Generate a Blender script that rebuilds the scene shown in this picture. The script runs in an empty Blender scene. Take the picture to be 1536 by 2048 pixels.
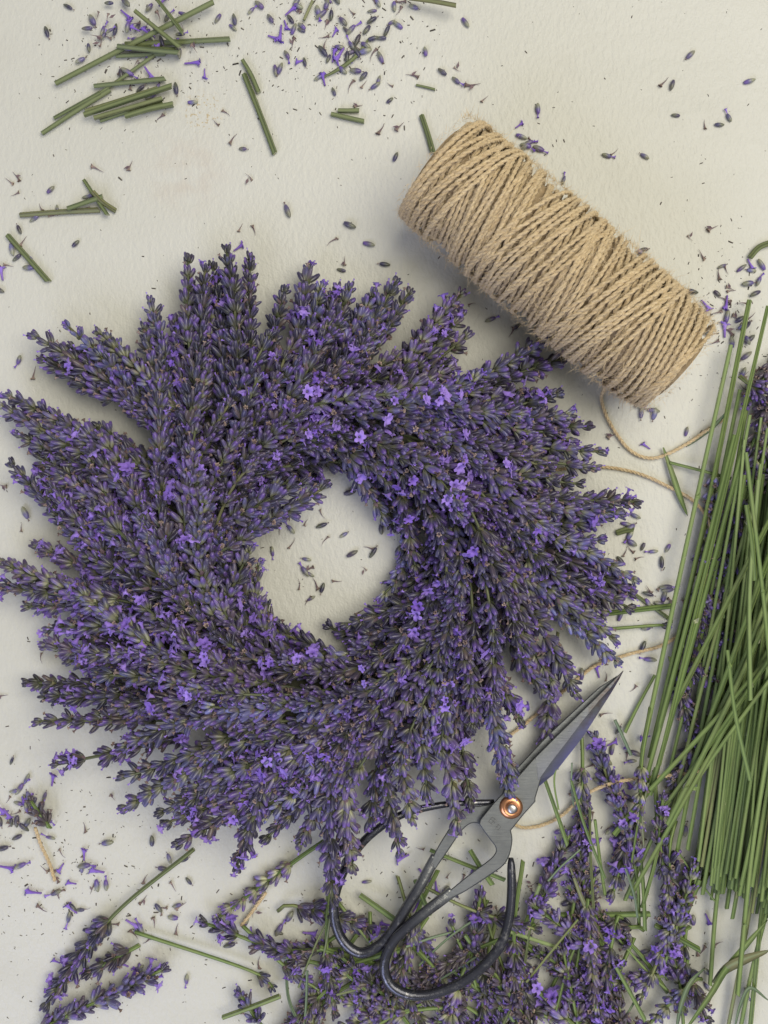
import bpy, math, random
import numpy as np
from mathutils import Vector, Matrix, Quaternion

random.seed(7)
RNG = np.random.default_rng(7)
PI = math.pi

# ------------------------------------------------------------------ camera, world, lamps, exposure
S = 0.00027            # metres of table per photograph pixel
H = 0.52               # camera height above the table
scene = bpy.context.scene
cam_data = bpy.data.cameras.new('camera')
cam_data.sensor_fit = 'VERTICAL'
cam_data.sensor_height = 36.0
cam_data.lens = 36.0 * H / (2048 * S)
cam_data.clip_start = 0.01
cam_data.clip_end = 50
cam = bpy.data.objects.new('camera', cam_data)
scene.collection.objects.link(cam)
cam.location = (0, 0, H)
scene.camera = cam

world = bpy.data.worlds.new('World')
scene.world = world
world.use_nodes = True
bg = world.node_tree.nodes['Background']
bg.inputs['Color'].default_value = (0.93, 0.95, 1.0, 1)
bg.inputs['Strength'].default_value = 0.28


def area_lamp(name, loc, target, size, power, color):
    d = bpy.data.lights.new(name, 'AREA')
    d.shape = 'RECTANGLE'
    d.size, d.size_y = size
    d.energy = power
    d.color = color
    o = bpy.data.objects.new(name, d)
    scene.collection.objects.link(o)
    o.location = loc
    o.rotation_euler = (Vector(target) - Vector(loc)).to_track_quat('-Z', 'Y').to_euler()
    return o


area_lamp('ceiling_lamp', (0.85, 0.40, 1.9), (0.15, 0, 0), (1.8, 1.5), 37, (1.0, 0.945, 0.79))
area_lamp('window_light', (-0.85, -1.55, 1.3), (0, -.1, 0), (1.5, 1.0), 18, (0.66, 0.70, 1.0))

vs = scene.view_settings
vs.view_transform = 'Standard'
vs.look = 'None'
vs.exposure = 0.0
vs.gamma = 1.0
scene.render.engine = 'CYCLES'
scene.cycles.use_denoising = True
scene.cycles.adaptive_threshold = 0.02
scene.cycles.max_bounces = 4
scene.cycles.diffuse_bounces = 2
scene.cycles.glossy_bounces = 2


# ------------------------------------------------------------------ helpers
COL = scene.collection


def W(px, py, z=0.0):
    """photograph pixel at height z -> point of the place"""
    k = S * (1 - z / H)
    return Vector(((px - 768) * k, (1024 - py) * k, z))


class MB:
    """collects geometry for ONE mesh"""
    def __init__(self):
        self.v, self.f, self.m, self.c = [], [], [], []

    def add(self, verts, faces, mat=0, cols=None):
        o = len(self.v)
        self.v.extend([tuple(p) for p in verts])
        self.f.extend([tuple(i + o for i in q) for q in faces])
        self.m.extend([mat] * len(faces))
        if cols is None:
            cols = [(0.5, 0.5, 0.5, 1)] * len(verts)
        self.c.extend([tuple(q) for q in cols])

    def mesh(self, name, mats, smooth=True):
        me = bpy.data.meshes.new(name)
        me.from_pydata(self.v, [], self.f)
        for m in mats:
            me.materials.append(m)
        if me.polygons:
            me.polygons.foreach_set('material_index', self.m)
            me.polygons.foreach_set('use_smooth', [smooth] * len(self.f))
        at = me.color_attributes.new('Col', 'FLOAT_COLOR', 'POINT')
        at.data.foreach_set('color', np.array(self.c, dtype=np.float32).ravel())
        me.update()
        return me


def link(name, me, parent=None, loc=(0, 0, 0)):
    o = bpy.data.objects.new(name, me)
    COL.objects.link(o)
    if parent is not None:
        o.parent = parent
    o.location = loc
    return o


def tag(o, label, cat, group=None, kind=None):
    if label: o['label'] = label
    if cat: o['category'] = cat
    if group: o['group'] = group
    if kind: o['kind'] = kind
    return o


def catmull(pts, n):
    P = np.array([tuple(p) for p in pts], float)
    P = np.vstack([2 * P[0] - P[1], P, 2 * P[-1] - P[-2]])
    segs = len(P) - 3
    out = []
    for t in np.linspace(0, segs, n):
        i = min(int(t), segs - 1)
        u = t - i
        p0, p1, p2, p3 = P[i:i + 4]
        out.append(0.5 * (2 * p1 + (p2 - p0) * u + (2 * p0 - 5 * p1 + 4 * p2 - p3) * u * u + (3 * p1 - p0 - 3 * p2 + p3) * u ** 3))
    return np.array(out)


def resample(P, step):
    d = np.r_[0, np.cumsum(np.linalg.norm(np.diff(P, axis=0), axis=1))]
    n = max(3, int(d[-1] / step) + 1)
    s = np.linspace(0, d[-1], n)
    return np.column_stack([np.interp(s, d, P[:, k]) for k in range(3)]), s


def frames(P):
    T = np.gradient(P, axis=0)
    T /= np.linalg.norm(T, axis=1)[:, None] + 1e-12
    ref = np.array([0, 0, 1.0]) if abs(T[0][2]) < 0.9 else np.array([1.0, 0, 0])
    N = np.zeros_like(P)
    n = ref - T[0] * ref.dot(T[0])
    n /= np.linalg.norm(n)
    for i in range(len(P)):
        n = n - T[i] * n.dot(T[i])
        n /= np.linalg.norm(n) + 1e-12
        N[i] = n
    B = np.cross(T, N)
    return T, N, B


def tube(P, rad, seg=6, ecc=1.0, square=0.0, spin=0.0, cap=True):
    """verts and faces of a tube swept along P; rad scalar or per point"""
    P = np.asarray(P, float)
    rad = np.broadcast_to(np.asarray(rad, float), (len(P),))
    ecc = np.broadcast_to(np.asarray(ecc, float), (len(P),))
    T, N, B = frames(P)
    a = np.arange(seg) * 2 * PI / seg + spin
    mod = 1 + square * np.cos(4 * (a - spin - PI / 4 if seg == 8 else a - spin))
    ring = (N[:, None, :] * (np.cos(a) * mod)[None, :, None] * ecc[:, None, None] + B[:, None, :] * (np.sin(a) * mod)[None, :, None])
    V = (P[:, None, :] + ring * rad[:, None, None]).reshape(-1, 3)
    F = []
    for i in range(len(P) - 1):
        for j in range(seg):
            k = (j + 1) % seg
            F.append((i * seg + j, i * seg + k, (i + 1) * seg + k, (i + 1) * seg + j))
    if cap:
        F.append(tuple(range(seg))[::-1])
        F.append(tuple((len(P) - 1) * seg + j for j in range(seg)))
    return V, F


# ------------------------------------------------------------------ materials
def new_mat(name):
    m = bpy.data.materials.new(name)
    m.use_nodes = True
    nt = m.node_tree
    return m, nt, nt.nodes['Principled BSDF']


class NT:
    def __init__(self, nt): self.nt = nt
    def n(self, t, **kw):
        x = self.nt.nodes.new(t)
        for k, v in kw.items():
            if k in x.inputs: x.inputs[k].default_value = v
            else: setattr(x, k, v)
        return x
    def l(self, a, b): self.nt.links.new(a, b)
    def mix(self, fac, a, b, mode='MIX'):
        x = self.nt.nodes.new('ShaderNodeMix'); x.data_type = 'RGBA'; x.blend_type = mode
        for sock, v in ((0, fac), (6, a), (7, b)):
            if isinstance(v, (int, float)): x.inputs[sock].default_value = v
            elif isinstance(v, tuple): x.inputs[sock].default_value = v if len(v) == 4 else (*v, 1)
            else: self.l(v, x.inputs[sock])
        return x.outputs[2]
    def rng(self, v, a, b, c=0.0, d=1.0, smooth=False):
        x = self.nt.nodes.new('ShaderNodeMapRange')
        if smooth: x.interpolation_type = 'SMOOTHSTEP'
        for k, q in zip((1, 2, 3, 4), (a, b, c, d)): x.inputs[k].default_value = q
        self.l(v, x.inputs[0]); return x.outputs[0]
    def math(self, op, a, b=0.0):
        x = self.nt.nodes.new('ShaderNodeMath'); x.operation = op
        for i, v in enumerate((a, b)):
            if isinstance(v, (int, float)): x.inputs[i].default_value = v
            else: self.l(v, x.inputs[i])
        return x.outputs[0]
    def noise(self, scale, detail=3, rough=0.55, vec=None):
        x = self.nt.nodes.new('ShaderNodeTexNoise')
        x.inputs['Scale'].default_value = scale; x.inputs['Detail'].default_value = detail; x.inputs['Roughness'].default_value = rough
        if vec is not None: self.l(vec, x.inputs['Vector'])
        return x.outputs[0]
    def bump(self, h, dist, strength, bsdf, prev=None):
        x = self.nt.nodes.new('ShaderNodeBump'); x.inputs['Strength'].default_value = strength; x.inputs['Distance'].default_value = dist
        self.l(h, x.inputs['Height'])
        if prev is not None: self.l(prev, x.inputs['Normal'])
        if bsdf is not None: self.l(x.outputs[0], bsdf.inputs['Normal'])
        return x.outputs[0]
    def col(self):
        a = self.nt.nodes.new('ShaderNodeVertexColor'); a.layer_name = 'Col'
        s = self.nt.nodes.new('ShaderNodeSeparateColor'); self.l(a.outputs[0], s.inputs[0])
        return s.outputs
    def obj(self):
        c = self.nt.nodes.new('ShaderNodeTexCoord'); return c.outputs['Object']


def mat_table():
    m, nt, b = new_mat('white_textured_table'); N = NT(nt); o = N.obj()
    big = N.noise(7, 3, 0.5, o)
    c = N.mix(N.rng(big, 0.3, 0.7), (0.645, 0.640, 0.575), (0.690, 0.685, 0.625))
    # faint pinkish worn patch and a ring of yellow dots, stains on the sheet itself
    def patch(px, py, r, soft):
        p = W(px, py)
        vm = N.n('ShaderNodeVectorMath', operation='DISTANCE'); N.l(o, vm.inputs[0]); vm.inputs[1].default_value = p
        return N.rng(vm.outputs['Value'], r * S, (r + soft) * S, 1, 0, True)
    fine = N.noise(520, 2, 0.6, o)
    st = N.math('MULTIPLY', patch(370, 345, 20, 95), N.rng(N.noise(90, 3, 0.6, o), 0.35, 0.65))
    c = N.mix(N.math('MULTIPLY', st, 0.30), c, (0.56, 0.45, 0.36))
    dots = N.math('MULTIPLY', patch(405, 222, 22, 30), N.rng(fine, 0.56, 0.64))
    c = N.mix(N.math('MULTIPLY', dots, 0.7), c, (0.50, 0.36, 0.15))
    soil = N.math('MULTIPLY', N.rng(N.noise(26, 5, 0.65, o), 0.55, 0.8), 0.22)
    c = N.mix(soil, c, (0.50, 0.48, 0.42))
    N.l(c, b.inputs['Base Color'])
    b.inputs['Roughness'].default_value = 0.42
    b.inputs['Specular IOR Level'].default_value = 0.35
    # crinkled embossing plus soft waves of the sheet
    mp = N.n('ShaderNodeMapping'); mp.inputs['Rotation'].default_value = (0, 0, 0.7); mp.inputs['Scale'].default_value = (1, 0.55, 1)
    N.l(o, mp.inputs['Vector'])
    emb = N.noise(420, 2, 0.5, mp.outputs[0])
    emb2 = N.noise(900, 2, 0.5, o)
    h = N.math('ADD', emb, N.math('MULTIPLY', emb2, 0.35))
    n1 = N.bump(h, 0.0009, 0.55, None)
    mp2 = N.n('ShaderNodeMapping'); mp2.inputs['Scale'].default_value = (0.25, 1, 1); N.l(o, mp2.inputs['Vector'])
    N.bump(N.noise(26, 2, 0.4, mp2.outputs[0]), 0.006, 0.35, b, n1)
    return m


def mat_calyx(name='lavender_calyx', k=1.0, grey=0.0):
    m, nt, b = new_mat(name); N = NT(nt)
    q = lambda c: tuple((x * (1 - grey) + sum(c) / 3 * grey) * k for x in c)
    r, g, bl = N.col()[:3]
    oi = N.n('ShaderNodeObjectInfo')
    sc = N.n('ShaderNodeSeparateColor'); N.l(oi.outputs['Color'], sc.inputs[0])
    o = N.obj()
    nz = N.noise(500, 3, 0.6, o)
    hue = N.math('ADD', N.math('MULTIPLY', sc.outputs[0], 0.75), N.math('MULTIPLY', g, 0.35))
    plum = N.mix(g, q((0.020, 0.012, 0.026)), q((0.105, 0.060, 0.145)))
    blue = N.mix(g, q((0.020, 0.023, 0.062)), q((0.105, 0.110, 0.270)))
    top = N.mix(hue, plum, blue)
    green = N.mix(g, q((0.055, 0.060, 0.030)), q((0.235, 0.240, 0.135)))
    edge = N.math('ADD', r, N.math('MULTIPLY', N.math('SUBTRACT', nz, 0.5), 0.35))
    edge = N.math('SUBTRACT', edge, N.math('MULTIPLY', sc.outputs[1], 0.30))
    c = N.mix(N.rng(edge, 0.06, 0.58, 0, 1, True), green, top)
    gain = N.n('ShaderNodeVectorMath', operation='SCALE'); N.l(c, gain.inputs[0]); N.l(oi.outputs['Alpha'], gain.inputs['Scale'])
    c = gain.outputs[0]
    # pale downy ribs, their silvery lit highlight painted into the colour
    c = N.mix(N.math('MULTIPLY', N.rng(bl, 0.55, 1.0), 0.28), c, (0.30, 0.29, 0.42))
    viol = N.math('MULTIPLY', N.rng(r, 0.45, 0.95, 0, 1, True), N.rng(N.math('ABSOLUTE', N.math('SUBTRACT', g, 0.62)), 0.08, 0.18, 0.70, 0))
    c = N.mix(viol, c, (0.175, 0.085, 0.42))
    # rim of the calyx mouth
    c = N.mix(N.math('MULTIPLY', N.rng(r, 0.90, 1.0), 0.45), c, (0.24, 0.20, 0.36))
    # browned, drying buds
    dry = N.math('MULTIPLY', N.rng(g, 0.86, 0.98), 0.75)
    c = N.mix(dry, c, (0.120, 0.085, 0.065))
    c = N.mix(sc.outputs[2], c, (0.100, 0.080, 0.082))
    N.l(c, b.inputs['Base Color'])
    b.inputs['Roughness'].default_value = 0.33
    b.inputs['Specular IOR Level'].default_value = 0.6
    b.inputs['Sheen Weight'].default_value = 0.16
    b.inputs['Sheen Roughness'].default_value = 0.5
    b.inputs['Sheen Tint'].default_value = (0.80, 0.78, 1.0, 1)
    return m


def mat_corolla():
    m, nt, b = new_mat('violet_corolla'); N = NT(nt)
    r, g, bl = N.col()[:3]
    o = N.obj()
    c = N.mix(g, (0.22, 0.115, 0.58), (0.44, 0.30, 0.88))
    c = N.mix(N.rng(N.noise(700, 3, 0.6, o), 0.45, 0.75, 0, 0.45), c, (0.16, 0.07, 0.44))
    c = N.mix(N.rng(r, 0.0, 0.45, 0.6, 0.0), c, (0.20, 0.11, 0.30))
    N.l(c, b.inputs['Base Color'])
    b.inputs['Roughness'].default_value = 0.55
    b.inputs['Sheen Weight'].default_value = 0.2
    b.inputs['Specular IOR Level'].default_value = 0.25
    return m


def mat_dry():
    m, nt, b = new_mat('withered_floret'); N = NT(nt)
    r, g, bl = N.col()[:3]
    c = N.mix(g, (0.17, 0.115, 0.085), (0.52, 0.40, 0.32))
    c = N.mix(N.rng(r, 0.35, 0.95, 0.7, 0.0), c, (0.115, 0.070, 0.120))
    N.l(c, b.inputs['Base Color'])
    b.inputs['Roughness'].default_value = 0.8
    return m


def mat_stem(name, a, c2, tip):
    m, nt, b = new_mat(name); N = NT(nt)
    r, g, bl = N.col()[:3]
    oi = N.n('ShaderNodeObjectInfo')
    o = N.obj()
    c = N.mix(oi.outputs['Random'], a, c2)
    c = N.mix(N.rng(oi.outputs['Random'], 0.84, 0.90), c, (0.19, 0.175, 0.085))      # the odd yellowed stem
    c = N.mix(N.rng(N.noise(160, 4, 0.65, o), 0.4, 0.75, 0, 0.55), c, tuple(x * 0.62 for x in a))
    c = N.mix(N.rng(N.noise(45, 2, 0.5, o), 0.5, 0.75, 0, 0.5), c, (0.23, 0.225, 0.10))
    c = N.mix(N.rng(bl, 0.3, 1.0, 0, 0.65), c, tuple(min(1, x * 1.6) for x in c2))  # lit look of the stem ridges, painted into the colour
    c = N.mix(N.rng(bl, 0.0, 0.5, 0.45, 0), c, tuple(x * 0.6 for x in a))  # shade of the stem grooves, painted in as darker green
    c = N.mix(N.rng(r, 0.985, 0.999), c, tip)
    N.l(c, b.inputs['Base Color'])
    b.inputs['Roughness'].default_value = 0.48
    b.inputs['Specular IOR Level'].default_value = 0.4
    N.bump(N.noise(1100, 2, 0.6, o), 0.0002, 0.35, b)
    return m


def mat_twine():
    m, nt, b = new_mat('jute_twine'); N = NT(nt)
    r, g, bl = N.col()[:3]
    o = N.obj()
    c = N.mix(g, (0.70, 0.53, 0.30), (0.92, 0.74, 0.46))
    c = N.mix(N.rng(N.noise(900, 4, 0.7, o), 0.35, 0.6, 0.55, 0), c, (0.40, 0.28, 0.15))
    c = N.mix(N.rng(N.noise(60, 3, 0.6, o), 0.5, 0.8, 0, 0.5), c, (0.74, 0.61, 0.43))
    N.l(c, b.inputs['Base Color'])
    b.inputs['Roughness'].default_value = 0.85
    b.inputs['Specular IOR Level'].default_value = 0.15
    b.inputs['Sheen Weight'].default_value = 0.25
    N.bump(N.noise(2000, 3, 0.7, o), 0.0006, 0.9, b)
    return m


def mat_steel(name, base, rough, temper):
    m, nt, b = new_mat(name); N = NT(nt)
    r, g, bl = N.col()[:3]
    o = N.obj()
    c = N.mix(N.rng(N.noise(55, 5, 0.65, o), 0.3, 0.75), tuple(x * 0.78 for x in base), tuple(x * 1.15 for x in base))
    if temper:
        c = N.mix(N.math('MULTIPLY', r, N.rng(N.noise(38, 3, 0.6, o), 0.30, 0.62)), c, (0.20, 0.20, 0.46))      # heat tint of the ground edge
        c = N.mix(N.math('MULTIPLY', g, N.rng(N.noise(120, 5, 0.7, o), 0.46, 0.62)), c, (0.13, 0.075, 0.045))  # rust near the point
        scr = N.n('ShaderNodeMapping'); scr.inputs['Rotation'].default_value = (0, 0, 0.75); scr.inputs['Scale'].default_value = (1, 14, 1)
        N.l(o, scr.inputs['Vector'])
        sn = N.noise(130, 4, 0.7, scr.outputs[0])
        N.bump(sn, 0.0003, 0.5, b)
        N.l(N.rng(sn, 0.3, 0.7, rough - 0.06, rough + 0.12), b.inputs['Roughness'])
    else:
        c = N.mix(N.math('MULTIPLY', r, N.rng(N.noise(90, 4, 0.7, o), 0.2, 0.6)), c, (0.30, 0.31, 0.31))   # scale ground off near the plate
        c = N.mix(N.rng(N.noise(240, 4, 0.7, o), 0.56, 0.70, 0, 0.7), c, (0.42, 0.41, 0.40))
        b.inputs['Roughness'].default_value = rough
        N.bump(N.noise(330, 4, 0.65, o), 0.0005, 0.35, b)
    N.l(c, b.inputs['Base Color'])
    b.inputs['Metallic'].default_value = 0.85
    return m


def mat_simple(name, col, rough, metallic=0.0, var=0.25, scale=200):
    m, nt, b = new_mat(name); N = NT(nt)
    o = N.obj()
    c = N.mix(N.rng(N.noise(scale, 4, 0.6, o), 0.3, 0.7), tuple(x * (1 - var) for x in col), tuple(min(1, x * (1 + var)) for x in col))
    N.l(c, b.inputs['Base Color'])
    b.inputs['Roughness'].default_value = rough
    b.inputs['Metallic'].default_value = metallic
    return m


M_TABLE = mat_table()
M_CALYX, M_COROLLA, M_DRY = mat_calyx(), mat_corolla(), mat_dry()
M_STEM = mat_stem('green_stem', (0.110, 0.175, 0.048), (0.190, 0.260, 0.085), (0.42, 0.44, 0.26))
M_OLD = mat_stem('dull_green_stem', (0.110, 0.140, 0.058), (0.165, 0.195, 0.085), (0.40, 0.41, 0.27))
M_LEAF = mat_stem('grey_green_leaf', (0.115, 0.165, 0.090), (0.175, 0.235, 0.145), (0.2, 0.25, 0.14))
M_TWINE = mat_twine()
M_STEEL = mat_steel('forged_steel_plate', (0.19, 0.20, 0.205), 0.50, True)
M_ROD = mat_steel('black_forged_rod', (0.10, 0.102, 0.122), 0.27, False)
M_COPPER = mat_simple('copper_washer', (0.72, 0.34, 0.17), 0.28, 1.0, 0.22, 160)
M_PIN = mat_simple('bright_rivet', (0.55, 0.53, 0.52), 0.36, 1.0, 0.25, 500)
M_MARK = mat_simple('stamped_groove', (0.10, 0.10, 0.10), 0.6, 0.6)
M_CORE = mat_simple('cardboard_core', (0.42, 0.31, 0.18), 0.9)
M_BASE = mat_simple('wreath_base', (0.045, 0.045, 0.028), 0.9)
M_CRUMB = mat_simple('plant_crumbs', (0.10, 0.085, 0.075), 0.9, 0.0, 0.7, 60)
M_FALLEN = mat_calyx('dried_calyx', 1.9, 0.25)
M_SPRIG = mat_stem('dusky_sprig_stem', (0.070, 0.085, 0.040), (0.115, 0.130, 0.065), (0.30, 0.31, 0.20))
LAV = [M_CALYX, M_COROLLA, M_DRY, M_SPRIG]

# ------------------------------------------------------------------ the table
mb = MB()
X, Y, T = 0.62, 0.75, 0.02
mb.add([(-X, -Y, -T), (X, -Y, -T), (X, Y, -T), (-X, Y, -T), (-X, -Y, 0), (X, -Y, 0), (X, Y, 0), (-X, Y, 0)],
       [(3, 2, 1, 0), (4, 5, 6, 7), (0, 1, 5, 4), (1, 2, 6, 5), (2, 3, 7, 6), (3, 0, 4, 7)])
table = link('table_top', mb.mesh('table_top', [M_TABLE], False))
tag(table, 'white crinkle-textured table top under everything', 'table top', kind='structure')


# ------------------------------------------------------------------ lavender florets
def orient(V, d, roll=0.0, at=(0, 0, 0)):
    """template with axis +Z turned to direction d and moved"""
    q = Vector(d).to_track_quat('Z', 'Y') @ Quaternion((0, 0, 1), roll)
    R = np.array(q.to_matrix())
    return np.asarray(V) @ R.T + np.asarray(at)


def bud(L, R, rnd, bend=0.0, seg=10):
    t = np.array([0, .06, .18, .36, .56, .74, .88, .97, 1.0])
    r = np.array([.26, .46, .74, .95, 1.02, .95, .76, .50, .16])
    a = np.arange(seg) * 2 * PI / seg
    rib = np.where(np.arange(seg) % 2 == 0, 1.0, 0.0)
    V, C = [], []
    for i in range(len(t)):
        k = 0.13
        rr = R * r[i] * (1 + k * (rib - 0.5))
        zz = t[i] * L + (rib * 0.05 * L if i == 7 else 0)
        x = rr * np.cos(a) + bend * L * t[i] ** 2
        V.append(np.column_stack([x, rr * np.sin(a), np.broadcast_to(zz, (seg,))]))
        C += [(min(1, t[i]), rnd, rib[j], 1) for j in range(seg)]
    V = np.vstack(V)
    F = [(i * seg + j, i * seg + (j + 1) % seg, (i + 1) * seg + (j + 1) % seg, (i + 1) * seg + j) for i in range(len(t) - 1) for j in range(seg)]
    F.append(tuple((len(t) - 1) * seg + j for j in range(seg)))
    return V, F, C


def corolla(L, R, rnd, rs, closed=0.0):
    """two-lipped violet flower: tube opening into five ruffled lobes"""
    seg = 20
    a = np.arange(seg) * 2 * PI / seg
    lobe = np.abs(np.cos(2.5 * a)) ** 0.4
    rings = [(0, .17, 0), (.35, .20, 0), (.66, .30, 0), (.84, .46, .1), (.97, .78, .55), (.98 - .06, 1.08, .85)]
    V, C = [], []
    for i, (z, r, k) in enumerate(rings):
        r = r * (1 - closed * 0.55 * (i / 5))
        z = z + closed * 0.15 * i / 5
        jit = 1 + rs.normal(0, .10, seg) * k
        rr = R * r * ((1 - k) + k * (0.52 + 0.55 * lobe)) * jit
        zz = L * z + R * rs.normal(0, .13, seg) * k
        V.append(np.column_stack([rr * np.cos(a), rr * np.sin(a), zz]))
        C += [(i / 5, rnd, 0, 1)] * seg
    V = np.vstack(V)
    F = [(i * seg + j, i * seg + (j + 1) % seg, (i + 1) * seg + (j + 1) % seg, (i + 1) * seg + j) for i in range(len(rings) - 1) for j in range(seg)]
    return V, F, C


def bract(L, w, rnd):
    V = [(0, 0, 0), (-w, .0002, L * .4), (0, -.0003, L * .45), (w, .0002, L * .4), (0, .0008, L)]
    F = [(0, 2, 1), (0, 3, 2), (1, 2, 4), (2, 3, 4)]
    return V, F, [(0.2, rnd, 0.4, 1)] * 5


def dirv(th, ph):
    return (math.sin(th) * math.cos(ph), math.sin(th) * math.sin(ph), math.cos(th))


def make_whorl(kind, seed):
    rs = np.random.default_rng(seed)
    mb = MB()
    n = {'tip': 7, 'bloom': 12, 'full': 12, 'dry': 10, 'thin': 8}[kind]
    ph0 = rs.uniform(0, 6.28)
    for i in range(n):
        inner = i % 3 == 2
        if kind == 'tip':
            th = rs.uniform(.05, .22) if i < 3 else rs.uniform(.30, .62)
            L, R = rs.uniform(.0046, .0060), rs.uniform(.0010, .00125)
        else:
            th = rs.uniform(.22, .42) if inner else rs.uniform(.50, .88)
            L, R = rs.uniform(.0054, .0074), rs.uniform(.00102, .00136)
        ph = ph0 + i * 2.399 + rs.normal(0, .22)
        d = dirv(th, ph)
        base = (0.0011 * math.cos(ph), 0.0011 * math.sin(ph), rs.uniform(-.0012, .0012) + (.0012 if inner else 0))
        V, F, C = bud(L, R, rs.uniform(0, 1), rs.uniform(-.10, .02))
        roll = rs.uniform(0, 6.28)
        mb.add(orient(V, d, roll, base), F, 0, C)
        tip = np.array(base) + np.array(d) * L * 0.8
        u = rs.uniform()
        if kind == 'bloom' and (i + seed) % 4 in (0, 3) and u > .2 or kind == 'tip' and u > .95:
            V, F, C = corolla(rs.uniform(.0026, .0044), rs.uniform(.0024, .0038), rs.uniform(0, 1), rs, rs.choice([.0, .2, .4, .6, .9]))
            d2 = Vector(d) + Vector(rs.normal(0, .18, 3))
            mb.add(orient(V, d2, roll, tip), F, 1, C)
        elif u < (.55 if kind == 'dry' else .13):
            V, F, C = corolla(rs.uniform(.0022, .0036), rs.uniform(.0012, .0021), rs.uniform(0, 1), rs, .7)
            mb.add(orient(V, d, roll, tip), F, 2, C)
        elif u > .86:                                       # a corolla just showing at the mouth
            V, F, C = corolla(.0026, .0012, rs.uniform(0, 1), rs, .9)
            mb.add(orient(V, d, roll, tip), F, 1, C)
    if kind != 'tip':
        for k in range(2):
            V, F, C = bract(rs.uniform(.0035, .0048), .0013, rs.uniform(0, 1))
            mb.add(orient(V, dirv(1.0, ph0 + k * PI), 0, (.0006 * math.cos(ph0 + k * PI), .0006 * math.sin(ph0 + k * PI), -.0012)), F, 3 if rs.uniform() < .5 else 2, C)
    return mb.mesh('flower_whorl_' + kind, LAV)


WH = {k: [make_whorl(k, s0 + i) for i in range(n)] for k, n, s0 in
      (('full', 14, 100), ('bloom', 10, 200), ('tip', 6, 300), ('dry', 4, 400), ('thin', 6, 500))}


def stem_mesh(P, r0, r1, mat, name='stem', seg=8, nodes=0, smooth=True):
    mb = MB()
    V, F = tube(P, np.linspace(r0, r1, len(P)), seg, 1.0, 0.10 if smooth else 0.16, random.uniform(0, .8))
    n = len(P)
    C = []
    for i in range(n):
        t = 1.0 if i in (0, n - 1) else 0.5
        for j in range(seg):
            C.append((t if False else 0.5, 0.5, 1.0 if j % 2 == 0 else 0.0, 1))
    mb.add(V, F, 0, C)
    Tn = (P[-1] - P[-2]) / np.linalg.norm(P[-1] - P[-2])
    sl = random.uniform(-.9, .9)
    for q in range(seg):
        v = np.array(mb.v[len(V) - seg + q]); mb.v[len(V) - seg + q] = tuple(v + Tn * np.dot(v - P[-1], np.array([.7, .7, 0])) * sl); V[len(V) - seg + q] = mb.v[len(V) - seg + q]
    # pale cut face
    end = [tuple(v) for v in V[-seg:]]
    T_ = (P[-1] - P[-2]); T_ = T_ / np.linalg.norm(T_)
    mb.add([tuple(np.array(e) * 0.985 + np.array(P[-1]) * 0.015 + T_ * 0.00005) for e in end], [tuple(range(seg))], 0, [(1, .5, 0, 1)] * seg)
    if nodes:
        for _ in range(nodes):
            i = random.randrange(2, n - 2)
            for sd in (0, 1):
                V2, F2, C2 = bract(.0042, .0011, .5)
                d = (np.array(P[i - 1]) - np.array(P[i])); d /= np.linalg.norm(d)
                mb.add(orient(np.array(V2) * random.uniform(.6, 1.2), tuple(d + RNG.normal(0, .25, 3)), sd * PI, P[i] + np.array([0, 0, .0006])), F2, 0, [(1 if random.random() < .4 else .5, .5, .7, 1)] * 5)
    return mb.mesh(name, [mat], smooth)


def build_sprig(P, head, parent, name, rnd, hue=None, green=0.2, dry=0.0, bloom=0.3, scale=1.0, thick=.0011, gap=.0078, sparse=False, mat=None, root_empty=False, pale=1.0):
    """P: polyline from tip to stem end (world). head: metres of flower head. Returns the sprig root."""
    P = np.asarray(P, float)
    P, s = resample(P, .005)
    base = P[-1]
    origin = np.array([0, 0, 0.0]) if parent is None else np.array(parent.location)
    sm = stem_mesh((P - base)[::1], thick * .75, thick, mat or M_STEM)
    if root_empty:
        root = link(name, None, parent, base - origin)
        root.empty_display_size = .01
        st = link('stem', sm, root)
    else:
        root = link(name, sm, parent, base - origin)
    hue = rnd.uniform(0, 1) if hue is None else hue
    pale = pale * rnd.choice([.45, .6, .75, .9, 1.1, 1.4, 1.9])
    T = np.gradient(P, axis=0)
    d = 0.002
    k = 0
    L = s[-1]
    while d < min(head, L - .001):
        p = np.array([np.interp(d, s, P[:, j]) for j in range(3)])
        t = np.array([np.interp(d, s, T[:, j]) for j in range(3)])
        if k == 0: kind = 'tip'
        elif rnd.random() < dry: kind = 'dry'
        elif rnd.random() < bloom: kind = 'bloom'
        else: kind = 'thin' if (sparse or k == 1) else 'full'
        if k > 1 and rnd.random() < .05:            # a bald spot on the spike
            d += gap * scale; k += 1
            continue
        o = link('flower_whorl', rnd.choice(WH[kind]), root, p - base)
        dirn = Vector(-t) + Vector((rnd.gauss(0, .0008), rnd.gauss(0, .0008), rnd.gauss(0, .0008)))
        o.rotation_mode = 'QUATERNION'
        o.rotation_quaternion = dirn.to_track_quat('Z', 'Y') @ Quaternion((0, 0, 1), rnd.uniform(0, 6.28))
        sc = scale * rnd.uniform(.92, 1.08) * (0.84 + 0.24 * min(1, k / 3))
        o.scale = (sc, sc, sc * rnd.uniform(.95, 1.08))
        o.color = (max(0, min(1, hue + rnd.gauss(0, .10))), max(0, min(1, green + rnd.gauss(0, .12))), 0.75 if (dry > .4 and rnd.random() < .5) else 0.0, pale * rnd.uniform(.85, 1.15))
        d += gap * rnd.uniform(.85, 1.15) * (1.25 if sparse else 1) * scale
        k += 1
    return root


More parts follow.
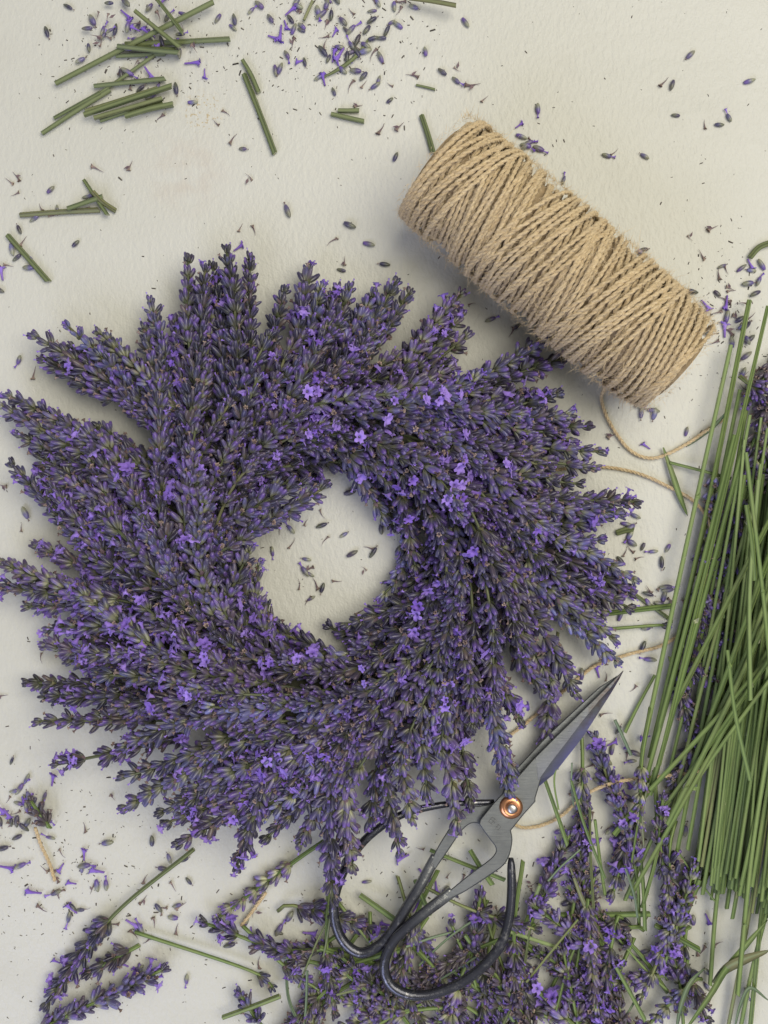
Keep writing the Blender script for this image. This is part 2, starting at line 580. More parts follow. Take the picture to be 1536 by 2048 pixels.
# ------------------------------------------------------------------ the wreath
CX, CY = 657, 1114
R1 = random.Random(11)
wreath = bpy.data.objects.new('lavender_wreath', None)
COL.objects.link(wreath)
wreath.location = W(CX, CY, 0)
wreath.empty_display_size = .05
tag(wreath, 'thick round wreath of purple lavender sprigs with an open centre', 'wreath')

RHO = [160, 185, 235, 310, 390, 470, 560, 660]
HGT = [.007, .020, .033, .042, .039, .029, .017, .010]


def height(rho):
    return float(np.interp(rho, RHO, HGT))


def field(px, py, spread=0.0):
    dx, dy = px - CX, py - CY
    rho = math.hypot(dx, dy)
    er = (dx / rho, dy / rho)
    tg = (-er[1], er[0])
    dl = math.radians(float(np.interp(rho, [165, 210, 260, 330, 420, 500, 600], [104, 94, 82, 64, 44, 30, 20])) + spread)
    return (math.cos(dl) * er[0] + math.sin(dl) * tg[0], math.cos(dl) * er[1] + math.sin(dl) * tg[1]), rho


def field_sprig(rho, phi, length, zoff, spread, lift):
    """a sprig following the swirl of the wreath; from tip to base"""
    x, y = CX + rho * math.cos(phi), CY + rho * math.sin(phi)
    fw, bw = [], []
    for sgn, store in ((1, fw), (-1, bw)):
        px, py = x, y
        for i in range(12):
            (dx, dy), r = field(px, py, spread)
            if i: store.append((px, py, r))
            px += sgn * dx * length / 22
            py += sgn * dy * length / 22
    pts = fw[::-1] + [(x, y, rho)] + bw
    out = []
    n = len(pts)
    for i, (px, py, r) in enumerate(pts):
        t = i / (n - 1)
        z = max(.007, height(r) + zoff + lift * (0.5 - t) * 2)
        out.append(W(px, py, z))
    return np.array([tuple(p) for p in out])


# inner base ring that the stems are wired to
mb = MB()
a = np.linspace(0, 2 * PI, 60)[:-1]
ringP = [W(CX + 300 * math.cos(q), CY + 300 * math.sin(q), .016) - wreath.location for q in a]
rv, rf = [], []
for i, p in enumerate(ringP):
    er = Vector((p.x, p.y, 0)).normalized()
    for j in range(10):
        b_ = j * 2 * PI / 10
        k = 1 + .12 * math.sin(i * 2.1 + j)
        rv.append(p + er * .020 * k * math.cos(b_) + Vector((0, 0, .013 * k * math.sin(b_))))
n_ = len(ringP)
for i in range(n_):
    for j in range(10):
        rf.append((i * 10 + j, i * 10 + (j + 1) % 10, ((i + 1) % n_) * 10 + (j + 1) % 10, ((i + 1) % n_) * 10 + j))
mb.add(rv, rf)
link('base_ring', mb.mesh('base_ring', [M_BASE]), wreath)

# sprigs of the outline, read from the photograph: tip x, y, base x, y, tip height, base height (mm)
OUT = [
 (70, 671, 330, 838), (135, 652, 320, 850), (195, 663, 370, 830), (300, 601, 330, 790), (377, 519, 390, 745), (410, 536, 400, 720),
 (453, 498, 470, 720), (500, 515, 500, 720), (570, 577, 530, 760), (15, 790, 215, 890), (0, 812, 200, 925), (70, 905, 260, 1020),
 (23, 927, 190, 1110), (72, 1091, 290, 1180), (0, 1124, 230, 1195), (-4, 1172, 250, 1214), (54, 1213, 310, 1228), (95, 1257, 320, 1250),
 (86, 1291, 320, 1330), (54, 1365, 300, 1382), (73, 1443, 330, 1440), (108, 1530, 350, 1476), (246, 1556, 460, 1480), (250, 1617, 430, 1520),
 (320, 1627, 500, 1550), (333, 1646, 500, 1580), (356, 1690, 545, 1580), (473, 1735, 520, 1570), (533, 1677, 670, 1540), (450, 1640, 620, 1540),
 (665, 1800, 668, 1550), (703, 1735, 700, 1520), (738, 1645, 745, 1470), (799, 1706, 765, 1510), (825, 1642, 810, 1470), (915, 1648, 885, 1450),
 (855, 1594, 850, 1410), (941, 1603, 925, 1410), (1018, 1588, 980, 1390), (1027, 1558, 990, 1380), (1085, 1525, 1108, 1330), (1040, 1440, 960, 1290),
 (1151, 1388, 1050, 1210), (1100, 1400, 1010, 1250), (1234, 1322, 1070, 1190), (1258, 1215, 1070, 1120), (1270, 1160, 1090, 1050), (1265, 1185, 1060, 1080),
 (1242, 1028, 1020, 1056), (1273, 1004, 1040, 990), (1190, 936, 960, 915), (1160, 968, 950, 950), (1198, 903, 980, 885), (1175, 852, 940, 860),
 (1118, 788, 890, 850), (1128, 716, 890, 810), (1100, 670, 860, 790), (935, 672, 810, 770), (922, 588, 815, 740), (890, 613, 790, 760),
 (820, 583, 715, 740), (790, 563, 690, 730), (735, 600, 650, 750), (700, 575, 632, 750), (676, 575, 615, 740), (640, 577, 600, 760),
 (617, 538, 596, 720), (240, 700, 400, 860), (130, 850, 330, 960), (150, 1000, 340, 1090), (1200, 1080, 1000, 1060), (1195, 1240, 1020, 1130),
 (160, 1330, 370, 1350), (1140, 830, 900, 850), (440, 600, 450, 800), (350, 640, 380, 830), (1180, 1120, 1000, 1080), (600, 1690, 690, 1520),
]
INNER = [(650, 975, 470, 1080, 24), (612, 962, 440, 1050, 28), (546, 1045, 410, 1120, 26), (768, 1037, 690, 900, 14), (832, 1140, 800, 970, 16),
         (690, 1250, 860, 1200, 15), (500, 1100, 440, 1230, 26), (520, 1245, 640, 1300, 12)]


def wreath_sprig(P, head, **kw):
    b = kw.pop('bloom', None)
    return build_sprig(P, head, wreath, 'lavender_sprig', R1, bloom=R1.choice([.0, .0, .05, .10, .20, .50]) if b is None else b,
                       hue=min(1, max(0, R1.gauss(.38, .34))), green=max(0, R1.gauss(.28, .24)), dry=R1.choice([0, 0, .05, .12]), thick=.0009, mat=M_SPRIG, **kw)


n_sprigs = 0
BODY = [(430, 640), (560, 650), (700, 650), (850, 700), (960, 760), (1050, 830), (1090, 900), (1110, 1000), (1140, 1080), (1130, 1180), (1060, 1290), (1010, 1390), (940, 1470), (870, 1520), (760, 1560), (640, 1570),
        (520, 1600), (380, 1590), (280, 1540), (200, 1460), (170, 1380), (160, 1290), (130, 1200), (140, 1120), (160, 1040), (160, 960), (200, 870), (240, 800), (320, 750), (380, 690)]
_bp = sorted((math.atan2(y - CY, x - CX), math.hypot(x - CX, y - CY)) for x, y in BODY)
_ba, _br = [p[0] for p in _bp], [p[1] for p in _bp]


def fits(P):
    """the tip of a filling sprig stays inside the closed mass of the wreath"""
    z = P[0][2]
    px, py = P[0][0] / (S * (1 - z / H)) + 768, 1024 - P[0][1] / (S * (1 - z / H))
    return math.hypot(px - CX, py - CY) < np.interp(math.atan2(py - CY, px - CX), _ba, _br, period=2 * PI)


def fitting_sprig(rho, *a):
    for _ in range(14):
        P = field_sprig(rho, *a)
        if fits(P): break
        rho -= 12
    return P


EXTRA = []
for (tx, ty, bx, by) in R1.sample([q for q in OUT if not (q[1] > 1430 and q[0] > 690)], 42):
    dx, dy = tx - bx, ty - by
    ln = math.hypot(dx, dy)
    sh, lat = R1.uniform(25, 85), R1.choice([-1, 1]) * R1.uniform(18, 36)
    EXTRA.append((tx - dx / ln * sh - dy / ln * lat, ty - dy / ln * sh + dx / ln * lat, bx - dy / ln * lat * .6, by + dx / ln * lat * .6))
for (tx, ty, bx, by) in OUT + EXTRA:
    dx, dy = tx - bx, ty - by
    ln = math.hypot(dx, dy)
    want = R1.uniform(255, 300)
    if ln < want:
        bx, by = tx - dx / ln * want, ty - dy / ln * want
    rb = math.hypot(bx - CX, by - CY)
    zt = R1.uniform(.010, .020) if ty < 1420 else R1.uniform(.020, .027)
    if (tx, ty) == (1085, 1525): zt = .005
    zb = max(.012, height(rb) - .013 + R1.uniform(-.006, .006))
    mid = ((tx + bx) / 2 + R1.gauss(0, 5), (ty + by) / 2 + R1.gauss(0, 5))
    P = catmull([W(tx, ty, zt), W(*mid, (zt + zb) / 2 + R1.uniform(0, .004)), W(bx, by, zb)], 24)
    wreath_sprig(P, .085, gap=.0076, scale=R1.uniform(.86, 1.04))
    n_sprigs += 1
for (tx, ty, bx, by, z) in INNER:
    dx, dy = tx - bx, ty - by
    ln = math.hypot(dx, dy)
    P = catmull([W(tx, ty, z * .001), W((tx + bx) / 2, (ty + by) / 2, z * .001 + .004), W(bx - dx * .3, by - dy * .3, .026)], 24)
    wreath_sprig(P, .07)
    n_sprigs += 1
RINGS = [(192, 15, .000, 215), (225, 18, .001, 230), (272, 21, .001, 250), (325, 23, .001, 265), (382, 25, .001, 275), (440, 26, .000, 280)]
for (rho, n, zo, ln) in RINGS:
    ph0 = R1.uniform(0, 6.28)
    for i in range(n):
        P = fitting_sprig(rho + R1.gauss(0, 13), ph0 + (i + R1.uniform(-.35, .35)) * 2 * PI / n, ln * R1.uniform(.88, 1.12), zo - .004 + R1.uniform(-.006, .006), R1.gauss(0, 9), .0060)
        wreath_sprig(P, R1.uniform(.060, .085), gap=.0074, scale=R1.uniform(.84, 1.04))
        n_sprigs += 1
for (rho, n, zo, ln) in [(230, 10, -.012, 230), (310, 12, -.012, 270), (390, 13, -.012, 280), (470, 14, -.010, 280)]:
    ph0 = R1.uniform(0, 6.28)
    for i in range(n):
        P = fitting_sprig(rho + R1.gauss(0, 10), ph0 + (i + R1.uniform(-.3, .3)) * 2 * PI / n, ln, zo, R1.gauss(0, 9), .003)
        wreath_sprig(P, .085, bloom=.1, gap=.0070, scale=.95)
        n_sprigs += 1
print('wreath sprigs', n_sprigs)


# ------------------------------------------------------------------ twine
def strand(mb, P, plies=3, r=.00075, off=.00072, pitch=.0095, seg=5, step=.0013, phase=0.0, g=None, closed=False, rs=RNG):
    P, s = resample(np.asarray(P, float), step)
    T, N, B = frames(P)
    for k in range(plies):
        a = phase + k * 2 * PI / plies + s / pitch * 2 * PI
        Q = P + (N * np.cos(a)[:, None] + B * np.sin(a)[:, None]) * off
        V, F = tube(Q, r * (1 + .07 * np.sin(s / .004 + k * 2 + phase) + rs.normal(0, .05, len(s))), seg, cap=not closed)
        gg = (rs.uniform(.2, .9) if g is None else g)
        mb.add(V, F, 0, [(0.5, min(1, max(0, gg + rs.normal(0, .05))), 0, 1)] * len(V))


RS = random.Random(21)
A0, A1 = W(864, 327, .034), W(1364, 743, .034)
ax = (A1 - A0); LEN = ax.length; ax.normalize()
side = Vector((ax.y, -ax.x, 0)); side.normalize()          # towards the lower left of the picture is -side
up = Vector((0, 0, 1))
spool = bpy.data.objects.new('twine_spool', None)
COL.objects.link(spool)
spool.location = (A0 + A1) / 2 - Vector((0, 0, .034))
spool.empty_display_size = .03
tag(spool, 'fat spool of natural jute twine lying above the wreath', 'twine spool')
R0 = .0270


def prof(u):
    e = min(u, LEN - u) / LEN
    k = 1 - .08 * math.exp(-(e / .03) ** 1.3)
    k *= 1 + .03 * math.sin(PI * u / LEN)
    if u > LEN * .75: k *= 1 - .16 * ((u / LEN - .75) / .25) ** 2.5
    return k


def squash(u):
    lo, hi = .0015, LEN - .0015
    if u < .012: u = lo + (.012 - lo) * math.exp((u - .012) / .012)
    if u > LEN - .012: u = hi - (hi - (LEN - .012)) * math.exp(-(u - (LEN - .012)) / .012)
    return u


def wrap(u0, tilt, dr, wob):
    pts = []
    th0 = RS.uniform(-.15, .15)
    ph = RS.uniform(0, 6.28)
    nn = 90
    for i in range(nn + 1):
        th = i * 2 * PI / nn + PI
        u = squash(u0 + R0 * math.tan(tilt) * math.cos(th - th0) + wob * math.sin(2 * th + ph))
        r = R0 * prof(u) + dr + .0003 * math.sin(3 * th + ph)
        pts.append(A0 + ax * u + side * (r * math.cos(th)) + up * (r * math.sin(th)) - spool.location)
    mb = MB()
    strand(mb, pts, 2, .00076, .00044, .0078, 6, .0013, RS.uniform(0, 6), closed=True)
    link('twine_wrap', mb.mesh('twine_wrap', [M_TWINE]), spool)


mb = MB()
nn = 24
cv, cf = [], []
us = np.linspace(.0015, LEN - .0015, 14)
for u in us:
    for j in range(nn):
        q = j * 2 * PI / nn
        r = (R0 * prof(u) - (.0016 if .006 < u < LEN - .006 else .0045))
        cv.append(A0 + ax * u + side * (r * math.cos(q)) + up * (r * math.sin(q)) - spool.location)
for i in range(len(us) - 1):
    for j in range(nn):
        cf.append((i * nn + j, i * nn + (j + 1) % nn, (i + 1) * nn + (j + 1) % nn, (i + 1) * nn + j))
cf += [tuple(range(nn)), tuple((len(us) - 1) * nn + j for j in range(nn))[::-1]]
mb.add(cv, cf)
link('winding_core', mb.mesh('winding_core', [M_CORE]), spool)
for i in range(60):
    wrap(.002 + (LEN - .004) * i / 59, math.radians(14), 0.0, .0006)
i, sgn = 0, -1
u = .001
band = 0
while u < LEN - .001:
    nb = RS.choice([7, 8, 9, 10, 11])
    for k in range(nb):
        if u > LEN - .001: break
        wrap(u + RS.gauss(0, .0004), math.radians((-15 if sgn < 0 else 11) + RS.gauss(0, 2.2)), .0020 + (.0008 if sgn < 0 else .0003) + RS.uniform(0, .0006), .0009)
        u += .0029 * RS.uniform(.85, 1.15)
    sgn *= -1
    u -= .0012
# loose fibres
fz = MB()
for i in range(9000):
    u = RS.uniform(0, LEN); th = RS.uniform(-.5, PI + .5)
    r = R0 * prof(u) + .0032
    nrm = side * math.cos(th) + up * math.sin(th)
    p = A0 + ax * u + nrm * r - spool.location
    tg = (side * -math.sin(th) + up * math.cos(th)) * RS.choice([-1, 1])
    d = (nrm * RS.uniform(.15, .9) + tg * RS.uniform(.3, 1) + ax * RS.gauss(0, .5)).normalized()
    ln = RS.uniform(.0015, .0050) if i % 9 else RS.uniform(.005, .010)
    w = .00008
    cvv = Vector((RS.gauss(0, .5), RS.gauss(0, .5), RS.gauss(-.1, .5)))
    wd = d.cross(Vector((RS.gauss(0, 1), RS.gauss(0, 1), RS.gauss(0, 1)))).normalized() * w
    q = [p, p + d * ln * .5 + cvv * ln * .1, p + d * ln + cvv * ln * .4]
    fz.add([q[0] - wd, q[0] + wd, q[1] - wd, q[1] + wd, q[2]], [(0, 1, 3, 2), (2, 3, 4)], 0, [(.5, .95, 0, 1)] * 5)
fo = link('fibre_fuzz', fz.mesh('fibre_fuzz', [M_TWINE]), spool)
fo['kind'] = 'stuff'


def twine_piece(name, pts, parent=None, label=None, fray=True):
    P3 = [W(x, y, z * .001) for x, y, z in pts]
    base = P3[0] if parent is None else parent.location
    P = catmull([p - base for p in P3], max(12, len(pts) * 14))
    mb = MB()
    strand(mb, P, 3, .00052, .00048, .0072, 6, .0009)
    for i in range(int(len(P) * 5)):
        p = Vector(P[RS.randrange(len(P))])
        d = Vector((RS.gauss(0, 1), RS.gauss(0, 1), abs(RS.gauss(0, .6)))).normalized()
        ln = RS.uniform(.001, .003)
        wd = d.cross(Vector((0, 0, 1))).normalized() * .00004
        mb.add([p - wd, p + wd, p + d * ln], [(0, 1, 2)], 0, [(.5, .9, 0, 1)] * 3)
    o = link(name, mb.mesh(name, [M_TWINE]), parent, (0, 0, 0) if parent else base)
    if label: tag(o, label, 'twine')
    return o


twine_piece('twine_tail', [(1212, 770, 12), (1203, 800, 3), (1222, 850, 2), (1262, 902, 1.8), (1310, 916, 1.8), (1370, 890, 2), (1420, 856, 3), (1450, 838, 3)], spool)
twine_piece('twine_strand', [(1110, 940, 6), (1190, 933, 2), (1270, 945, 1.8), (1340, 975, 1.8), (1390, 1005, 2), (1420, 1050, 8), (1415, 1110, 12), (1408, 1180, 10), (1390, 1240, 3), (1330, 1288, 2), (1260, 1308, 1.8), (1190, 1332, 1.8), (1130, 1380, 1.8), (1060, 1440, 1.8), (980, 1500, 2)],
            label='long loose twine strand running from the wreath under the stem bundle and back')
twine_piece('twine_strand', [(1410, 1540, 10), (1350, 1550, 8), (1290, 1556, 6), (1225, 1566, 9), (1170, 1590, 6), (1125, 1630, 2.2), (1085, 1650, 1.8), (1045, 1655, 1.8), (1015, 1640, 1.8)],
            label='loose twine strand curving from the scissors pivot to the stem bundle')
twine_piece('twine_offcut', [(70, 1655, 3), (82, 1690, 2), (98, 1725, 1.8), (110, 1762, 1.8)], label='short twine offcut among fallen florets at the lower left')
twine_piece('twine_offcut', [(532, 1785, 3), (505, 1822, 3), (482, 1852, 3)], label='short twine offcut beside the sparse greenish sprig')

# ------------------------------------------------------------------ scissors
TIPX, TIPY = 1246, 1341


def sz(px, py, dz=0.0):
    d = math.hypot(px - TIPX, py - TIPY)
    return .0045 + .0125 * min(1, d / 620) + dz


def SP(px, py, dz=0.0):
    return W(px, py, sz(px, py, dz)) - SCI


SCI = W(1022, 1614, 0)
scissors = bpy.data.objects.new('scissors', None)
COL.objects.link(scissors)
scissors.location = SCI
scissors.empty_display_size = .03
tag(scissors, 'old black forged scissors with copper pivot washer and big looped handles', 'scissors')

TH = .0034


def plate(outline, dz, th, bev=.0006):
    """flat forged plate from an outline, chamfered along its upper rim"""
    pts = [np.array(p, float) for p in outline]
    n = len(pts)
    cen = []
    for i in range(n):
        a, b, c = pts[i - 1], pts[i], pts[(i + 1) % n]
        e1 = (b - a) / (np.linalg.norm(b - a) + 1e-9); e2 = (c - b) / (np.linalg.norm(c - b) + 1e-9)
        nn_ = np.array([-(e1 + e2)[1], (e1 + e2)[0]]); nn_ /= np.linalg.norm(nn_) + 1e-9
        cen.append(nn_)
    area = sum(pts[i - 1][0] * pts[i][1] - pts[i][0] * pts[i - 1][1] for i in range(n))
    sg = 1 if area > 0 else -1
    bp = bev / S
    V = [SP(*p, dz) for p in pts] + [SP(*p, dz + th - bev) for p in pts] + [SP(*(p + sg * q * bp), dz + th) for p, q in zip(pts, cen)]
    F = []
    for i in range(n):
        j = (i + 1) % n
        F.append((i, j, n + j, n + i)); F.append((n + i, n + j, 2 * n + j, 2 * n + i))
    F.append(tuple(range(2 * n, 3 * n)))
    F.append(tuple(range(n))[::-1])
    return V, F


def smooth_poly(pts, n):
    return [tuple(p[:2]) for p in catmull([(x, y, 0) for x, y in pts], n)]


# upper half: ricasso, knee and flattened shank
rightA = smooth_poly([(1022, 1661), (1025, 1680), (1020, 1708), (1008, 1730), (984, 1748), (954, 1768), (925, 1786), (893, 1801)], 22)
leftA = smooth_poly([(886, 1793), (899, 1781), (941, 1747), (975, 1722), (989, 1708), (991, 1695), (979, 1678), (966, 1660), (958, 1648)], 24)
outA = [(1070, 1515), (1086, 1545), (1071, 1596), (1071, 1603), (1046, 1631)] + rightA + leftA + [(960, 1639), (984, 1609), (1027, 1562)]
mb = MB()
V, F = plate(outA, .0036, TH)
nw = 2 * len(outA)
add_plate = lambda: (mb.add(V, [f for i, f in enumerate(F) if i >= nw - 0 or i % 2], 0, [(0, 0, 0, 1)] * len(V)), mb.add(V, [f for i, f in enumerate(F) if i < nw and i % 2 == 0], 1, [(0, 0, 0, 1)] * len(V)))
add_plate()
# blade stations: spine, ridge, cutting edge
ST = [((1070, 1515), (1077, 1560), (1063, 1585)), ((1090, 1495), (1103, 1523), (1107, 1549)), ((1113, 1472), (1131, 1487), (1133, 1516)), ((1160, 1426), (1164, 1443), (1166, 1474)),
      ((1190, 1397), (1194, 1406), (1200, 1421)), ((1218, 1369), (1220, 1377), (1223, 1385)), ((1236, 1351), (1237, 1355), (1239, 1358)), ((1246, 1341), (1246.4, 1341.6), (1247, 1342))]
V, C, F = [], [], []
for i, (sp, rd, ed) in enumerate(ST):
    k = 1 - .75 * (i / (len(ST) - 1))
    th = TH * (.35 + .65 * k)
    rust = max(0, (i - 2) / 4)
    V += [SP(*sp, .0036), SP(*sp, .0036 + th - .0003), SP(sp[0] + 1.2, sp[1] + 1.0, .0036 + th), SP(*rd, .0036 + th + .0001), SP(*ed, .0036 + .0006), SP(*ed, .0036)]
    C += [(0, 0, 0, 1), (0, 0, 0, 1), (0, rust * .5, 0, 1), (0.15, rust, 0, 1), (1, rust, 0, 1), (1, rust, 0, 1)]
for i in range(len(ST) - 1):
    for j in range(6):
        k = (j + 1) % 6
        F.append((i * 6 + j, (i + 1) * 6 + j, (i + 1) * 6 + k, i * 6 + k))
F.append((5, 4, 3, 2, 1, 0)); F.append(tuple(len(V) - 6 + j for j in range(6)))
# facets keep their own vertices so that the ridge stays crisp
for qi, q in enumerate(F):
    mb.add([V[i] for i in q], [tuple(range(len(q)))], 1 if qi < len(F) - 2 and qi % 6 == 0 else 0, [C[i] if j else C[i] for j, i in enumerate(q)])
bladeA = link('blade', mb.mesh('blade', [M_STEEL, M_ROD], False), scissors)
bladeA['label'] = 'upper blade with blued cutting bevel and rusty point'

# lower half: blade hidden under the first, knee and shank to the left handle
upB = smooth_poly([(1000, 1600), (971, 1610), (940, 1613), (922, 1622), (908, 1641), (893, 1665), (872, 1700), (859, 1730)], 22)
loB = smooth_poly([(871, 1738), (889, 1712), (906, 1687), (918, 1669), (928, 1657), (940, 1648), (953, 1646), (968, 1655), (985, 1672)], 22)
outB = upB + loB + [(1010, 1660), (1040, 1628), (1061, 1590), (1100, 1530), (1160, 1455), (1236, 1350), (1196, 1376), (1097, 1468), (1014, 1557)]
mb = MB()
V, F = plate(outB, 0.0, TH)
nw = 2 * len(outB)
add_plate()
link('blade', mb.mesh('blade', [M_STEEL, M_ROD], False), scissors)


def handle(path, rad, flat, dz):
    P3 = [SP(x, y, dz) for x, y in path]
    P = catmull(P3, 90)
    t = np.linspace(0, 1, 90)
    r = np.interp(t, [q[0] for q in rad], [q[1] for q in rad])
    # a flattened start that rounds out into the rod
    T_, N_, B_ = frames(P)
    seg = 14
    a = np.arange(seg) * 2 * PI / seg
    V, F = [], []
    for i in range(90):
        w = np.interp(t[i], [q[0] for q in flat], [q[1] for q in flat])
        ex = np.interp(t[i], [0, .10], [.45, 1.0])
        for q in a:
            c, s_ = math.cos(q), math.sin(q)
            V.append(P[i] + (N_[i] * (abs(c) ** ex * (1 if c > 0 else -1)) * r[i] + B_[i] * (abs(s_) ** ex * (1 if s_ > 0 else -1)) * w))
    for i in range(89):
        for j in range(seg):
            k = (j + 1) % seg
            F.append((i * seg + j, i * seg + k, (i + 1) * seg + k, (i + 1) * seg + j))
    F += [tuple(range(seg))[::-1], tuple(89 * seg + j for j in range(seg))]
    mb = MB()
    mb.add(V, F, 0, [(max(0, 1 - (i // seg) / 89 / .22), 0, 0, 1) for i in range(len(V))])
    return link('handle', mb.mesh('handle', [M_ROD]), scissors)


handle([(905, 1783), (881, 1801), (852, 1823), (820, 1849), (790, 1878), (772, 1912), (770, 1947), (787, 1975), (822, 1990), (866, 1988), (919, 1967), (967, 1932), (1002, 1888), (1018, 1837), (1023, 1781), (1022, 1716)],
       [(0, .0016), (.1, .0021), (.2, .0026), (.75, .0026), (.96, .0023), (.985, .0021), (1, .0013)], [(0, .0027), (.08, .0029), (.2, .0027), (.75, .0026), (.96, .0023), (.985, .0021), (1, .0013)], .0036 + TH / 2)
handle([(872, 1712), (856, 1742), (840, 1772), (815, 1812), (785, 1862), (757, 1892), (722, 1906), (692, 1889), (673, 1854), (668, 1808), (677, 1767), (697, 1724), (728, 1682), (771, 1647), (815, 1625), (865, 1613), (918, 1606), (988, 1604)],
       [(0, .0016), (.1, .0022), (.2, .0027), (.6, .0025), (.85, .0019), (1, .0014)], [(0, .0027), (.08, .0029), (.2, .0028), (.6, .0025), (.85, .0019), (1, .0014)], TH / 2)

# copper dome washer, rivet pin
def dome(cx, cy, rings, seg=32, dz=0.0, rough=0.0):
    V, F = [], []
    c0 = W(cx, cy, sz(cx, cy, dz)) - SCI
    for (r, z) in rings:
        for j in range(seg):
            q = j * 2 * PI / seg
            k = 1 + rough * math.sin(3 * q + r * 3000)
            V.append(c0 + Vector((r * k * math.cos(q), r * k * math.sin(q), z)))
    for i in range(len(rings) - 1):
        for j in range(seg):
            k = (j + 1) % seg
            F.append((i * seg + j, i * seg + k, (i + 1) * seg + k, (i + 1) * seg + j))
    F.append(tuple((len(rings) - 1) * seg + j for j in range(seg)))
    return V, F


mb = MB()
mb.add(*dome(1022, 1614, [(.0061, 0), (.0061, .0006), (.0057, .0012), (.0048, .0018), (.0038, .0021), (.0033, .0020), (.0029, .0016), (.0010, .0015)], 36, .0036 + TH))
wash = link('pivot_washer', mb.mesh('pivot_washer', [M_COPPER]), scissors)
mb = MB()
mb.add(*dome(1023, 1615, [(.0026, .0014), (.0027, .0022), (.0024, .0029), (.0016, .0033), (.0006, .0034)], 20, .0036 + TH, .05))
link('rivet_pin', mb.mesh('rivet_pin', [M_PIN]), wash)

# stamped maker's marks on the ricasso
mb = MB()
ang = math.radians(38)
ux, uy = math.cos(ang), math.sin(ang)


def stroke(x0, y0, x1, y1, w=.9):
    dx, dy = x1 - x0, y1 - y0
    l = math.hypot(dx, dy)
    nx, ny = -dy / l * w / 2, dx / l * w / 2
    q = [(x0 + nx, y0 + ny), (x1 + nx, y1 + ny), (x1 - nx, y1 - ny), (x0 - nx, y0 - ny)]
    mb.add([SP(a_, b_, .0036 + TH + .00006) for a_, b_ in q], [(0, 1, 2, 3)])


def glyph(cx, cy, strokes, k):
    for (a0, b0, a1, b1) in strokes:
        stroke(cx + k * (a0 * ux - b0 * uy), cy + k * (a0 * uy + b0 * ux), cx + k * (a1 * ux - b1 * uy), cy + k * (a1 * uy + b1 * ux))


glyph(985, 1642, [(-1, -1, 1, -1), (-.9, -1, -.9, 1), (-1, -.1, .9, -.1), (-.9, 1, .8, 1), (.2, -.9, .2, .9), (.9, -.1, .9, .5)], 6.0)
glyph(996, 1654, [(-1, -.8, .2, -.8), (-.4, -1.1, -.4, 1), (-1, .2, .1, .2), (.4, -.9, 1, -.4), (.5, .0, 1.1, .0), (.8, -.8, .7, 1), (.3, .9, 1.1, .7)], 5.2)
link('stamped_mark', mb.mesh('stamped_mark', [M_MARK], False), bladeA)


# ------------------------------------------------------------------ bundle of cut stems on the right
R2 = random.Random(33)
G_BUNDLE = 'cut stems of the bundle at the right edge'


def cut_stem(pts, r, label, group, name='cut_stem', mat=None, cat='stem', nodes=0):
    P3 = [W(x, y, z) for x, y, z in pts]
    base = P3[-1]
    P = catmull([p - base for p in P3], 14 if len(pts) < 4 else 22)
    o = link(name, stem_mesh(P, r * .92, r, mat or M_STEM, name, 8, nodes, False), None, base)
    tag(o, label, cat, group)
    return o


def bundle_stem(x0, y0, x1, y1, z0, z1, r, label='long straight green stem in the bundle at the right edge', bow=8):
    mx, my = (x0 + x1) / 2 + R2.gauss(0, bow), (y0 + y1) / 2
    cut_stem([(x0, y0, z0), (mx, my, (z0 + z1) / 2 + R2.uniform(0, .002)), (x1, y1, z1)], r, label, G_BUNDLE, nodes=R2.choice([0, 0, 1, 1, 2]))


FRINGE = [(1462, 690, 1285, 1500), (1499, 600, 1300, 1515), (1536, 612, 1318, 1530), (1480, 780, 1292, 1560), (1500, 830, 1340, 1690), (1470, 870, 1310, 1490),
                         (1505, 760, 1335, 1560), (1520, 850, 1345, 1640), (1485, 900, 1300, 1590), (1490, 950, 1355, 1700), (1530, 900, 1375, 1700), (1512, 985, 1330, 1680)]
ORD = ['first', 'second', 'third', 'fourth', 'fifth', 'sixth', 'seventh', 'eighth', 'ninth', 'tenth', 'eleventh', 'twelfth']
for k, (x0, y0, x1, y1) in enumerate(sorted(FRINGE, key=lambda q: q[2])):
    bundle_stem(x0, y0, x1, y1, R2.uniform(.004, .014), R2.uniform(.003, .012), R2.uniform(.0010, .0014), ORD[k] + ' stem from the left in the loose fringe left of the bundle', 7)
for i in range(150):
    xb = R2.uniform(1388, 1640)
    yb = 1745 + (xb - 1388) * .42 + R2.gauss(0, 24)
    tilt = R2.gauss(.155, .035)
    ln = R2.uniform(640, 960)
    dep = (xb - 1370) / 200
    z = .003 + R2.uniform(0, 1) * (.008 + .022 * min(1, dep))
    where = 'whose cut end is at the left corner of the bundle' if xb < 1440 else 'in the middle of the bundle' if xb < 1520 else 'on the far right of the bundle, leaving the picture'
    bundle_stem(xb + ln * tilt, yb - ln, xb, yb, z + R2.gauss(0, .002) if z > .008 else z, z, R2.uniform(.0008, .00118), 'long straight green stem ' + where, bow=11)
for (x0, y0, x1, y1) in [(1560, 1180, 1335, 1650), (1580, 1260, 1310, 1640), (1560, 1330, 1350, 1620), (1550, 1080, 1375, 1560), (1570, 1240, 1262, 1790), (1560, 1120, 1400, 1500), (1560, 1290, 1300, 1580), (1555, 1010, 1345, 1420)]:
    bundle_stem(x0, y0, x1, y1, R2.uniform(.026, .034), R2.uniform(.009, .016), R2.uniform(.0011, .0014), 'green stem lying slantwise across the top of the bundle', 6)
